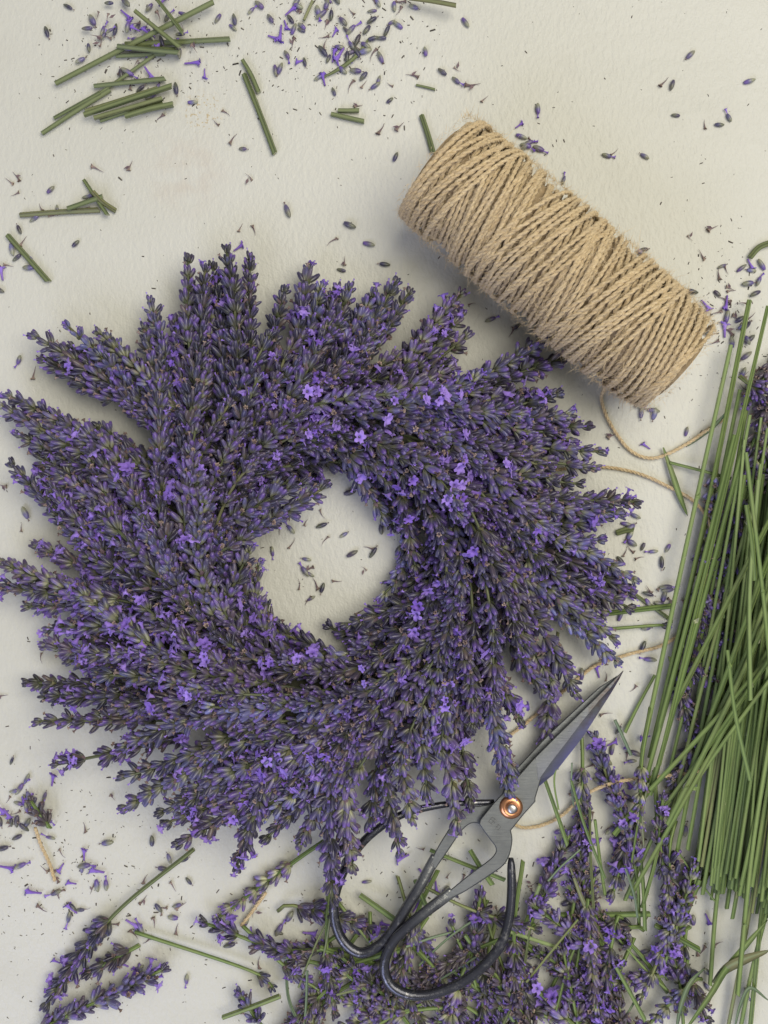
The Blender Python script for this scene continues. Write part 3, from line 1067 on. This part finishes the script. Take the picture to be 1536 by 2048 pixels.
for (x0, y0, x1, y1) in [(1492, 905, 1560, 1640), (1493, 1010, 1510, 1160), (1516, 960, 1500, 1400), (1455, 1300, 1500, 1560), (1552, 1400, 1475, 1990)]:
    bundle_stem(x0, y0, x1, y1, .034, .034, .0012, 'green stem leaning the other way on top of the bundle', 10)
for (x0, y0, x1, y1) in [(1440, 1600, 1365, 1860), (1455, 1640, 1420, 1970), (1400, 1700, 1350, 1850), (1520, 1700, 1455, 2060), (1540, 1800, 1480, 2060), (1530, 1760, 1500, 2060)]:
    bundle_stem(x0, y0, x1, y1, .009, .004, .0012, 'green stem poking out below the cut ends of the bundle', 4)


# ------------------------------------------------------------------ loose sprigs
def loose(tip, headend, stemend, z, label, group=None, **kw):
    pts = [W(*tip, z[0]), W(*headend, z[1])]
    if stemend: pts.append(W(*stemend, z[2] if len(z) > 2 else z[1]))
    hx = (W(*tip) - W(*headend)).length
    if len(pts) == 2: pts.append(pts[1] + (pts[1] - pts[0]) * .12)
    P = catmull(pts, 26)
    root = build_sprig(P, hx, None, 'lavender_sprig', R3, root_empty=True, pale=1.25, **kw)
    tag(root, label, 'lavender sprig', group)
    return root


R3 = random.Random(55)
loose((92, 2010), (222, 1836), (388, 1698), (.006, .006, .006), 'lavender sprig with bare grey stem reaching up to the wreath at the lower left', mat=M_OLD, bloom=.1, hue=.7)
loose((328, 1938), (85, 2056), None, (.007, .007), 'lavender sprig with one open flower at its tip in the lower left corner', bloom=.2, hue=.45)
loose((408, 1846), (590, 1905), (690, 1862), (.007, .007, .006), 'lavender sprig pointing left between the wreath and the scissors handle', bloom=.15, hue=.3)
loose((432, 1838), (590, 1722), (648, 1682), (.005, .005, .006), 'sparse greenish lavender sprig below the wreath', green=.75, sparse=True, bloom=0, scale=.82)
loose((768, 1862), (592, 1812), (556, 1822), (.006, .006, .004), 'lavender sprig with violet tip inside the left scissors handle', bloom=.35, hue=.2)
loose((176, 1946), (268, 1896), None, (.006, .006), 'short withered brownish lavender head at the lower left', dry=.8, bloom=.05)
loose((60, 1600), (95, 1650), None, (.006, .006), 'crumpled dry lavender head at the left edge', dry=.9, bloom=0, scale=.85)
loose((478, 1985), (528, 2060), None, (.008, .008), 'lavender head cut off by the bottom edge, beside a short stem', bloom=.4)
loose((1187, 1472), (1240, 1630), None, (.006, .007), 'upright dark lavender head right of the scissors blade', bloom=.1, hue=.6)
loose((1160, 1700), (1165, 1520), (1160, 1440), (.006, .006, .004), 'thin upright sprig with spaced whorls beside the scissors blade', sparse=True, bloom=.1, scale=.9)
loose((1140, 1668), (1068, 1832), None, (.007, .007), 'bright purple lavender head right of the handle end', bloom=.4, hue=.2)
loose((1225, 1790), (1270, 1630), (1300, 1560), (.007, .007, .008), 'lavender head hanging down with its stem under the twine', bloom=.3, hue=.35)
loose((1322, 1660), (1352, 1790), None, (.007, .007), 'upright lavender head left of the cut stem ends', bloom=.1, hue=.65)
loose((1332, 1250), (1306, 1251), (1157, 1263), (.004, .004, .003), 'pale green stem with a single bud tuft left of the bundle', bloom=0, scale=.75)
loose((545, 1975), (500, 1941), (270, 1864), (.004, .004, .003), 'long smooth green stem with a small bud tuft, lower left', bloom=0, sparse=True, scale=.8)
loose((1062, 1808), (1205, 1912), None, (.010, .009), 'violet flowering sprig slanting down right of the scissors handle', bloom=.7, hue=.2)
loose((1020, 1930), (1150, 2052), None, (.010, .010), 'violet flowering sprig slanting to the bottom edge', bloom=.6, hue=.2)
loose((960, 1790), (945, 1905), (935, 1985), (.008, .009, .006), 'small upright flowering sprig inside the right scissors handle', bloom=.5, hue=.3)
PILE = 'loose lavender sprigs in the bottom heap'
for i in range(66):
    if i >= 46:
        x, y = R3.uniform(500, 1380), R3.uniform(1900, 2060)
    elif i < 20:
        x, y = R3.uniform(560, 1060), R3.uniform(1935, 2075)
    elif i < 37:
        x, y = R3.uniform(1000, 1400), R3.uniform(1830, 2075)
    else:
        x, y = R3.uniform(1160, 1390), R3.uniform(1580, 1830)
    a = R3.choice([R3.gauss(.75, .35), R3.gauss(1.5, .35), R3.gauss(-2.3, .4), R3.gauss(2.4, .4)])
    if 37 <= i < 46: a = R3.choice([R3.gauss(1.55, .25), R3.gauss(-1.5, .25)])
    hl = R3.uniform(110, 210)
    sl = hl + R3.choice([15, 60, 110, 150])
    z = R3.uniform(.006, .009) if i % 3 else R3.uniform(.009, .013)
    tip = (x + math.cos(a) * hl / 2, y + math.sin(a) * hl / 2)
    he = (x - math.cos(a) * hl / 2, y - math.sin(a) * hl / 2)
    se = (x - math.cos(a + .1) * (sl - hl / 2), y - math.sin(a + .1) * (sl - hl / 2))
    look = R3.choice(['violet flowering', 'dusky purple', 'dusky purple', 'greenish', 'greenish', 'half withered'])
    where = ('above the twine-crossed stems right of the scissors' if y < 1700 else 'left of the cut stem ends') if 37 <= i < 46 else 'below the left scissors handle' if x < 760 else 'under the right scissors handle' if x < 1020 else 'in the heap right of the scissors handle' if y < 1950 else 'at the bottom edge right of the scissors handle'
    if 37 <= i < 46: where = 'between the scissors blade and the cut stem ends'
    loose(tip, he, se, (z, z, max(.003, z - .003)), look + ' lavender sprig lying ' + where, look + ' loose sprigs ' + where,
          bloom=.35 if look[0] == 'v' else .07, hue=max(0, R3.gauss(.15, .2)), green=.9 if look[0] == 'g' else max(0, R3.gauss(.55, .15)), dry=.6 if look[0] == 'h' else R3.choice([.05, .2]), sparse=R3.random() < .4, scale=R3.uniform(.74, .90))
UNDER = 'lavender heads half hidden under the stem bundle'
for i, (x, y) in enumerate([(1425, 1000), (1405, 1150), (1390, 1290), (1365, 1400), (1372, 1520), (1440, 1180), (1430, 1380), (1470, 1060), (1420, 1500), (1450, 1280), (1470, 1600)]):
    a = R3.gauss(1.75, .35)
    hl = R3.uniform(130, 200)
    loose((x + math.cos(a) * hl / 2, y + math.sin(a) * hl / 2), (x - math.cos(a) * hl / 2, y - math.sin(a) * hl / 2), None, (.006, .006),
          'lavender head half hidden beneath the green stem bundle', UNDER, bloom=.06, hue=R3.uniform(.1, .6), dry=.3, green=.4, scale=.88)
for i, (x, y) in enumerate([(1525, 760), (1535, 800), (1522, 840), (1540, 880), (1515, 910), (1530, 960)]):
    a = R3.gauss(2.0, .6)
    loose((x + math.cos(a) * 60, y + math.sin(a) * 60), (x - math.cos(a) * 60, y - math.sin(a) * 60), None, (.007, .007),
          'greyish withered lavender head at the right edge beside the stem tops', 'withered heads at the right edge', bloom=.08, hue=.3, dry=.6, scale=.85)

# ------------------------------------------------------------------ short cut stems on the table
R4 = random.Random(77)


def short(x0, y0, x1, y1, label, group=None, r=.0016, z=.0017, mat=None, z1=None, mid=None):
    pts = [(x0, y0, z), ((x0 + x1) / 2 + (mid[0] if mid else R4.gauss(0, 1)), (y0 + y1) / 2 + (mid[1] if mid else R4.gauss(0, 1)), (z + (z1 or z)) / 2), (x1, y1, z1 or z)]
    cut_stem(pts, r, label, group, 'cut_stem', mat or M_OLD)


TL = 'stem offcuts in the top left heap'
for (x0, y0, x1, y1, z, z1) in [(235, 92, 358, 105, .0065, .0065), (250, 88, 460, 78, .003, .003), (232, 112, 330, 108, .002, .002),
                                (188, 172, 330, 157, .003, .003), (108, 236, 200, 185, .0017, .003), (84, 267, 220, 180, .0017, .0017), (195, 190, 312, 108, .002, .002),
                                (168, 230, 343, 172, .0050, .0050), (170, 222, 316, 176, .0017, .0017), (188, 236, 325, 197, .0045, .0045), (200, 242, 325, 205, .0017, .0017),
                                (250, 233, 346, 208, .0045, .0045), (262, 222, 346, 211, .0018, .0018), (240, 95, 352, 99, .0040, .0040)]:
    short(x0, y0, x1, y1, 'green stem offcut ' + ('in the upper crossing group of the top left heap' if y0 < 140 else 'of the pair at the lower left tip of the top left heap' if x0 < 160 else 'in the middle of the top left heap' if y0 < 200 else 'in the parallel stack at the foot of the top left heap'), TL, R4.uniform(.0010, .0015), z, None, z1)
short(111, 167, 427, 4, 'longest stem offcut, slanting up to the top edge over the top left heap', None, .0016, .003, None, .006)
short(270, 22, 360, 95, 'stem offcut slanting down across the top left heap', None, .0013, .008)
short(312, -4, 366, 66, 'thin stem offcut entering from the top edge above the heap', None, .001, .007)
short(485, 120, 518, 185, 'shorter of two parallel stem offcuts above the wreath', None, .0013)
short(488, 148, 550, 307, 'longer of two parallel stem offcuts above the wreath', None, .0014)
short(662, 228, 728, 243, 'lower of two tiny stem offcuts left of the twine spool', None, .0013)
short(676, 221, 718, 221, 'upper of two tiny stem offcuts left of the twine spool', None, .0012)
short(40, 430, 198, 420, 'stem offcut lying level near the left edge above the wreath', None, .0014)
short(135, 417, 205, 393, 'stem offcut resting on the level one near the left edge', None, .0015, .004)
short(168, 360, 215, 430, 'slanting stem offcut crossing near the left edge, left one of two', None, .0011, .0012, None, .004)
short(185, 383, 232, 422, 'slanting stem offcut crossing near the left edge, right one of two', None, .0012, .006, None, .0015)
short(15, 470, 97, 563, 'single stem offcut at the left edge above the wreath', None, .0014)
short(818, -4, 912, 11, 'stem offcut at the top edge above the twine spool', None, .0014, .006, None, .009)
short(843, 230, 866, 305, 'stem offcut sticking out behind the twine spool', None, .0013)
short(832, 170, 870, 179, 'thin brown twig above the twine spool', None, .0007, .001)
short(608, 40, 625, 2, 'tiny green stem offcut among the florets at the top edge', None, .001, .002)
short(1233, 1066, 1267, 1058, 'tiny stem offcut between the wreath and the stem bundle', None, .0015)
short(1208, 1228, 1350, 1211, 'short pale green stem pointing from the bundle to the wreath', None, .0013, .002, M_STEM, .003)
short(1255, 1178, 1345, 1242, 'thin dark stem slanting under the bundle edge', None, .0009, .0012)
short(1310, 1350, 1250, 1465, 'thin stem slanting left of the bundle above the scissors', None, .001, .003, M_STEM)
short(1500, 515, 1545, 484, 'curved stem end entering from the right edge', None, .0014, .002, None, .003, (-4, -5))
short(1340, 925, 1462, 957, 'thin green stem slanting into the bundle below the twine', None, .0009, .003, M_STEM, .006)
short(1230, 1440, 1262, 1510, 'pale stem tip right of the scissors blade', None, .001, .004, M_LEAF)
G_B = 'bare stems in the bottom heap'
for (x0, y0, x1, y1) in [(1105, 1830, 1300, 1828), (1090, 1560, 1135, 1690), (1190, 1640, 1210, 1790), (1300, 1580, 1228, 1670), (1040, 1880, 1200, 1985), (1165, 1735, 1230, 1990),
                         (860, 1700, 1010, 1760), (940, 1700, 985, 1770), (830, 1760, 860, 1830), (800, 1870, 870, 1940), (930, 1870, 1010, 1990), (690, 1930, 800, 1900),
                         (445, 2035, 560, 1992), (640, 1895, 770, 1935), (1280, 1700, 1290, 1860), (1130, 1900, 1010, 1860), (1000, 2000, 1040, 2060), (1340, 1600, 1250, 1800),
                         (720, 1790, 790, 1840), (1080, 1770, 1050, 1850), (1230, 1930, 1290, 2040), (880, 1985, 940, 2055), (1400, 1760, 1345, 1900), (1310, 1850, 1400, 1900)]:
    short(x0, y0, x1, y1, 'bare green stem lying ' + ('inside the scissors handles' if y0 < 1890 and x0 < 1000 else 'below the scissors handles' if x0 < 1000 else 'right of the scissors, above the bottom heap' if y0 < 1800 else 'in the bottom right heap'), G_B, R4.uniform(.0010, .0014), R4.uniform(.004, .013), M_STEM, R4.uniform(.004, .013))


for i in range(26):
    x, y, a = R4.uniform(560, 1420), R4.uniform(1860, 2040), R4.uniform(0, 3.14)
    if i % 3 == 0: x, y, a = R4.uniform(1100, 1400), R4.uniform(1560, 1850), R4.gauss(1.5, .35)
    h = R4.uniform(40, 110)
    short(x - math.cos(a) * h, y - math.sin(a) * h, x + math.cos(a) * h, y + math.sin(a) * h, 'thread-thin stem ' + ('right of the scissors' if i % 3 == 0 else 'in the bottom heap left of the handle loop' if x < 780 else 'in the bottom heap under the handle loop' if x < 1020 else 'in the bottom heap at the right'),
          'thread-thin stems', R4.uniform(.0005, .0008), R4.uniform(.006, .014), R4.choice([M_STEM, M_LEAF, M_OLD]), R4.uniform(.006, .016), (R4.gauss(0, 6), R4.gauss(0, 6)))

# ------------------------------------------------------------------ narrow leaves
def leaf(pts, w, label, mat=None):
    P = catmull([W(x, y, z * .001) for x, y, z in pts], 18)
    base = Vector(P[0])
    P = P - np.array(base)
    T_ = np.gradient(P, axis=0); T_ /= np.linalg.norm(T_, axis=1)[:, None]
    sd = np.cross(T_, np.array([0, 0, 1.0])); sd /= np.linalg.norm(sd, axis=1)[:, None]
    n = len(P)
    t = np.linspace(0, 1, n)
    ww = w * np.sin(PI * np.clip(t * .97 + .03, 0, 1)) ** .6
    V, C, F = [], [], []
    for i in range(n):
        e = sd[i] * ww[i]
        V += [P[i] - e + [0, 0, .0004], P[i] - e * .5 + [0, 0, .0001], P[i], P[i] + e * .5 + [0, 0, .0001], P[i] + e + [0, 0, .0004]]
        V += [P[i] + e * .5 - [0, 0, .0003], P[i] - [0, 0, .0005], P[i] - e * .5 - [0, 0, .0003]]
        C += [(.5, .5, .9 if j == 2 else .2, 1) for j in range(8)]
    for i in range(n - 1):
        for j in range(8):
            k = (j + 1) % 8
            F.append((i * 8 + j, (i + 1) * 8 + j, (i + 1) * 8 + k, i * 8 + k))
    mb = MB(); mb.add(V, F, 0, C)
    o = link('narrow_leaf', mb.mesh('narrow_leaf', [mat or M_LEAF]), None, base)
    tag(o, label, 'leaf')


leaf([(643, 157, .6), (672, 142, 1.5), (702, 122, 2), (725, 98, 1.5), (739, 74, 1)], .0011, 'thin curved green leaf among the florets at the top', M_OLD)
leaf([(1326, 895, 2), (1345, 950, 3), (1360, 995, 2.5), (1375, 1032, 1)], .0016, 'flat green leaf between the twine and the bundle', M_STEM)
leaf([(1375, 892, 1), (1402, 872, 2), (1430, 850, 5), (1458, 818, 10)], .0011, 'small curled green leaf at the left of the stem tops')
leaf([(1140, 1735, 9), (1165, 1800, 12), (1190, 1850, 12), (1212, 1890, 8)], .0013, 'pale blue-green leaf standing out in the bottom heap')
leaf([(1352, 2060, 12), (1362, 2010, 16), (1380, 1965, 17), (1410, 1935, 12)], .0014, 'curved grey-green leaf at the bottom right')
leaf([(1370, 2060, 14), (1420, 1990, 18), (1450, 1940, 19), (1500, 1880, 16), (1535, 1840, 12)], .0018, 'long bright green leaf slanting in the bottom right corner', M_STEM)
leaf([(1425, 1965, 14), (1455, 1935, 19), (1490, 1918, 18), (1540, 1900, 12)], .0028, 'broad grey-green leaf in the bottom right corner')
leaf([(1536, 2000, 6), (1500, 1975, 9), (1480, 2010, 8), (1468, 2060, 6)], .0010, 'thin hooked leaf at the lower right corner')

# ------------------------------------------------------------------ fallen florets
def loose_mesh(kind, seed):
    rs = np.random.default_rng(seed)
    mb = MB()
    R90 = (1, 0, 0)
    if kind in ('bud', 'flowering'):
        L, R = rs.uniform(.0056, .0068), rs.uniform(.00115, .0014)
        V, F, C = bud(L, R, rs.uniform(0, .8), rs.uniform(-.08, .08))
        V = orient(V, R90, rs.uniform(0, 6), (-L / 2, 0, R))
        mb.add(V, F, 0, C)
        if kind == 'flowering':
            V, F, C = corolla(rs.uniform(.003, .0045), rs.uniform(.0013, .002), rs.uniform(0, 1), rs, .7)
            mb.add(orient(V, (1, rs.normal(0, .2), .05), 0, (L * .36, 0, R)), F, 1, C)
        elif rs.uniform() < .5:
            V, F, C = corolla(.0018, .0008, rs.uniform(0, 1), rs, .8)
            mb.add(orient(V, (1, 0, 0), 0, (L * .42, 0, R)), F, 2, C)
    elif kind == 'corolla':
        V, F, C = corolla(rs.uniform(.0055, .0075), rs.uniform(.0026, .0036), rs.uniform(.0, .6), rs, .45)
        V = orient(V, R90, 0, (-.003, 0, .0012))
        V[:, 2] = np.clip(V[:, 2], .0001, .0024)
        V[:, 1] += .0012 * np.sin(V[:, 0] * 350)
        mb.add(V, F, 1, C)
    else:
        V, F, C = corolla(rs.uniform(.0050, .0072), rs.uniform(.0012, .0019), rs.uniform(0, 1), rs, .5)
        k = np.clip(V[:, 2] / .006, .1, 1)
        V[:, 0] *= k ** .6; V[:, 1] *= k ** .6
        V = orient(V, R90, 0, (-.003, 0, .0008))
        V[:, 2] = np.clip(V[:, 2], .0001, .0019)
        V[:, 1] += .0010 * np.sin(V[:, 0] * 420 + seed)
        mb.add(V, F, 2, C)
        if rs.uniform() < .4:
            V, F, C = bract(.004, .0008, rs.uniform())
            mb.add(orient(V, (.6, rs.choice([-1, 1]), .1), 0, (0, 0, .0008)), F, 2, C)
    return mb.mesh('fallen_' + kind, [M_FALLEN, M_COROLLA, M_DRY, M_STEM])


FL = {k: [loose_mesh(k, s0 + i) for i in range(n)] for k, n, s0 in (('bud', 10, 600), ('flowering', 6, 700), ('corolla', 6, 800), ('dry', 10, 900))}
NAME = {'bud': 'fallen_bud', 'flowering': 'fallen_flower', 'corolla': 'fallen_petal', 'dry': 'dry_floret'}
DESC = {'bud': 'loose grey-purple lavender bud', 'flowering': 'loose lavender bud with violet flower', 'corolla': 'loose violet petal tube', 'dry': 'loose brown withered floret'}
R5 = random.Random(99)
AREAS = [  # where, cx, cy, sx, sy, n, weights bud/flowering/corolla/dry, height, gaussian
    ('in the drift at the top edge', 640, 45, 95, 38, 52, (.48, .2, .1, .22), 0),
    ('in the drift left of the twine spool', 655, 130, 65, 38, 30, (.5, .22, .08, .2), 0),
    ('on the top left stem heap', 300, 60, 55, 34, 38, (.35, .15, .15, .35), .004),
    ('beside the top left stem heap', 250, 145, 70, 40, 14, (.45, .1, .15, .3), .001),
    ('by the crossed stem offcuts at the left', 100, 405, 40, 22, 9, (.5, .2, .1, .2), 0),
    ('at the left edge above the wreath', 28, 515, 26, 40, 9, (.6, .1, .1, .2), 0),
    ('inside the wreath hole', 645, 1130, 82, 62, 27, (.40, .08, .10, .42), 0),
    ('between the spool and the right edge', 1462, 590, 42, 50, 26, (.45, .15, .1, .3), 0),
    ('along the upper side of the spool', 1040, 275, 22, 45, 9, (.3, .4, .1, .2), 0),
    ('just below the lower end of the spool', 1270, 800, 45, 42, 11, (.6, .2, .1, .1), 0),
    ('between the wreath and the stem bundle', 1290, 1090, 36, 40, 12, (.45, .15, .1, .3), 0),
    ('in the small heap against the stem bundle', 1318, 1190, 24, 14, 11, (.3, .05, .1, .55), .001),
    ('at the left edge below the wreath', 45, 1610, 32, 45, 30, (.35, .15, .2, .3), .001),
    ('in the lower left drift', 120, 1745, 60, 45, 28, (.45, .2, .12, .23), 0),
    ('beside the grey stem at the lower left', 315, 1790, 45, 50, 20, (.4, .1, .1, .4), 0),
    ('under the sprigs at the lower left', 220, 1920, 70, 45, 16, (.45, .1, .15, .3), 0),
    ('between wreath and scissors handle', 560, 1870, 60, 42, 18, (.4, .1, .1, .4), 0),
    ('inside the scissors handles', 850, 1780, 70, 55, 20, (.3, .15, .25, .3), 0),
    ('right of the scissors blade', 1230, 1600, 65, 110, 40, (.4, .15, .1, .35), .001),
    ('in the bottom heap', 1120, 1900, 170, 80, 46, (.4, .2, .1, .3), .003),
    ('between the bottom heap and the stem ends', 1385, 1850, 45, 70, 12, (.45, .1, .1, .35), 0),
    ('between the spool and the wreath', 960, 660, 60, 30, 6, (.5, .2, 0, .3), 0),
    ('among the stem tops at the right', 1500, 720, 22, 60, 18, (.35, .1, .05, .5), .001),
]
SINGLE = [('bud', 95, 65), ('bud', 137, 15), ('bud', 186, 42), ('corolla', 382, 128), ('corolla', 410, 148), ('bud', 353, 178), ('bud', 386, 206), ('dry', 320, 238), ('dry', 434, 245), ('dry', 452, 228),
          ('dry', 468, 280), ('bud', 486, 299), ('dry', 262, 333), ('dry', 497, 357), ('dry', 32, 352), ('dry', 197, 340), ('bud', 576, 424), ('bud', 700, 452), ('bud', 738, 489), ('dry', 664, 486), ('dry', 482, 455), ('dry', 507, 462),
          ('corolla', 478, 496), ('bud', 153, 488), ('dry', 690, 523), ('bud', 683, 541), ('bud', 770, 530), ('bud', 791, 315), ('dry', 822, 152), ('bud', 884, 145), ('dry', 915, 138), ('flowering', 912, 162), ('dry', 948, 170), ('dry', 970, 198),
          ('bud', 780, 202), ('dry', 800, 255), ('dry', 762, 257), ('bud', 931, 47), ('bud', 1380, 111), ('dry', 1328, 163), ('bud', 1343, 172), ('bud', 1350, 232), ('flowering', 1457, 237), ('bud', 1438, 251), ('bud', 1498, 164), ('flowering', 1212, 312),
          ('dry', 1229, 303), ('bud', 1289, 314), ('flowering', 1126, 362), ('bud', 1286, 500), ('bud', 1282, 508), ('dry', 1380, 475), ('dry', 1425, 458), ('dry', 1338, 561), ('bud', 700, 985), ('bud', 1240, 1120), ('dry', 620, 1600),
          ('bud', 52, 1025), ('dry', 45, 1055), ('dry', 5, 970), ('dry', 70, 1080), ('flowering', 40, 720), ('dry', 70, 745), ('dry', 85, 1318), ('dry', 5, 1390), ('bud', 305, 1680), ('dry', 225, 1595), ('bud', 195, 1770), ('dry', 1410, 250),
          ('flowering', 980, 640), ('bud', 1070, 715), ('dry', 1100, 735), ('dry', 1255, 1180), ('bud', 1240, 1230), ('bud', 1290, 1256), ('flowering', 1300, 1318), ('corolla', 1195, 1345), ('bud', 1285, 1292), ('dry', 1210, 1350), ('dry', 1265, 1375)]


def scatter(kind, x, y, z, label, group):
    o = link(NAME[kind], R5.choice(FL[kind]), None, W(x, y, 0) + Vector((0, 0, z)))
    o.rotation_euler = (R5.uniform(-.25, .25) if z > 0 else 0, R5.gauss(0, .10 if z else .03), R5.uniform(0, 6.28))
    s = R5.uniform(.72, 1.14)
    o.scale = (s, s * R5.uniform(.9, 1.1), s)
    o.color = (R5.uniform(.2, .9), R5.uniform(.2, .6), .3 if R5.random() < .3 else 0, 1)
    tag(o, label, {'bud': 'bud', 'flowering': 'flower', 'corolla': 'petal', 'dry': 'floret'}[kind], group)


for (where, cx, cy, sx, sy, n, wt, z) in AREAS:
    for i in range(n):
        for _ in range(20):
            x, y = R5.gauss(cx, sx), R5.gauss(cy, sy)
            if abs(x - cx) > 2.3 * sx or abs(y - cy) > 2.3 * sy or not (-10 < x < 1546 and -10 < y < 2058): continue
            if where == 'inside the wreath hole' and math.hypot(x - 660, y - 1112) > 155: continue
            break
        k = R5.choices(['bud', 'flowering', 'corolla', 'dry'], wt)[0]
        scatter(k, x, y, R5.uniform(0, 1) * z, DESC[k] + ' ' + where, DESC[k] + 's ' + where)
for (k, x, y) in SINGLE:
    scatter(k, x, y, 0, DESC[k] + ' lying by itself on the bare table', DESC[k] + 's strewn singly')

# crumbs: specks too small to count
cm = MB()
for i in range(2100):
    if i < 530: x, y = R5.uniform(0, 1536), R5.uniform(0, 2048)
    elif i < 830: x, y = R5.gauss(640, 130), R5.gauss(90, 70)
    elif i < 1030: x, y = R5.gauss(270, 90), R5.gauss(110, 70)
    elif i < 1330: x, y = R5.gauss(160, 120), R5.gauss(1760, 130)
    elif i < 1530: x, y = R5.gauss(1430, 60), R5.gauss(650, 110)
    else: x, y = R5.gauss(1000, 250), R5.gauss(1850, 110)
    p = W(x, y, 0)
    s = abs(R5.gauss(0, 1)) * .00022 + .00012
    e = R5.uniform(1, 2.6); q = R5.uniform(0, 3.14)
    c, sn = math.cos(q), math.sin(q)
    vv = [(-1, -.6, 0), (1, -.5, 0), (.8, .7, 0), (-.9, .5, 0), (-.3, -.2, .9), (.4, .2, .8)]
    cm.add([p + Vector((s * (e * a_ * c - b_ * sn), s * (e * a_ * sn + b_ * c), s * h_ + .00003)) for a_, b_, h_ in vv],
           [(0, 1, 4), (1, 5, 4), (1, 2, 5), (2, 3, 5), (3, 4, 5), (3, 0, 4)])
crumbs = link('plant_crumbs', cm.mesh('plant_crumbs', [M_CRUMB], False))
tag(crumbs, 'tiny dark plant crumbs strewn over the table', 'crumbs', kind='stuff')
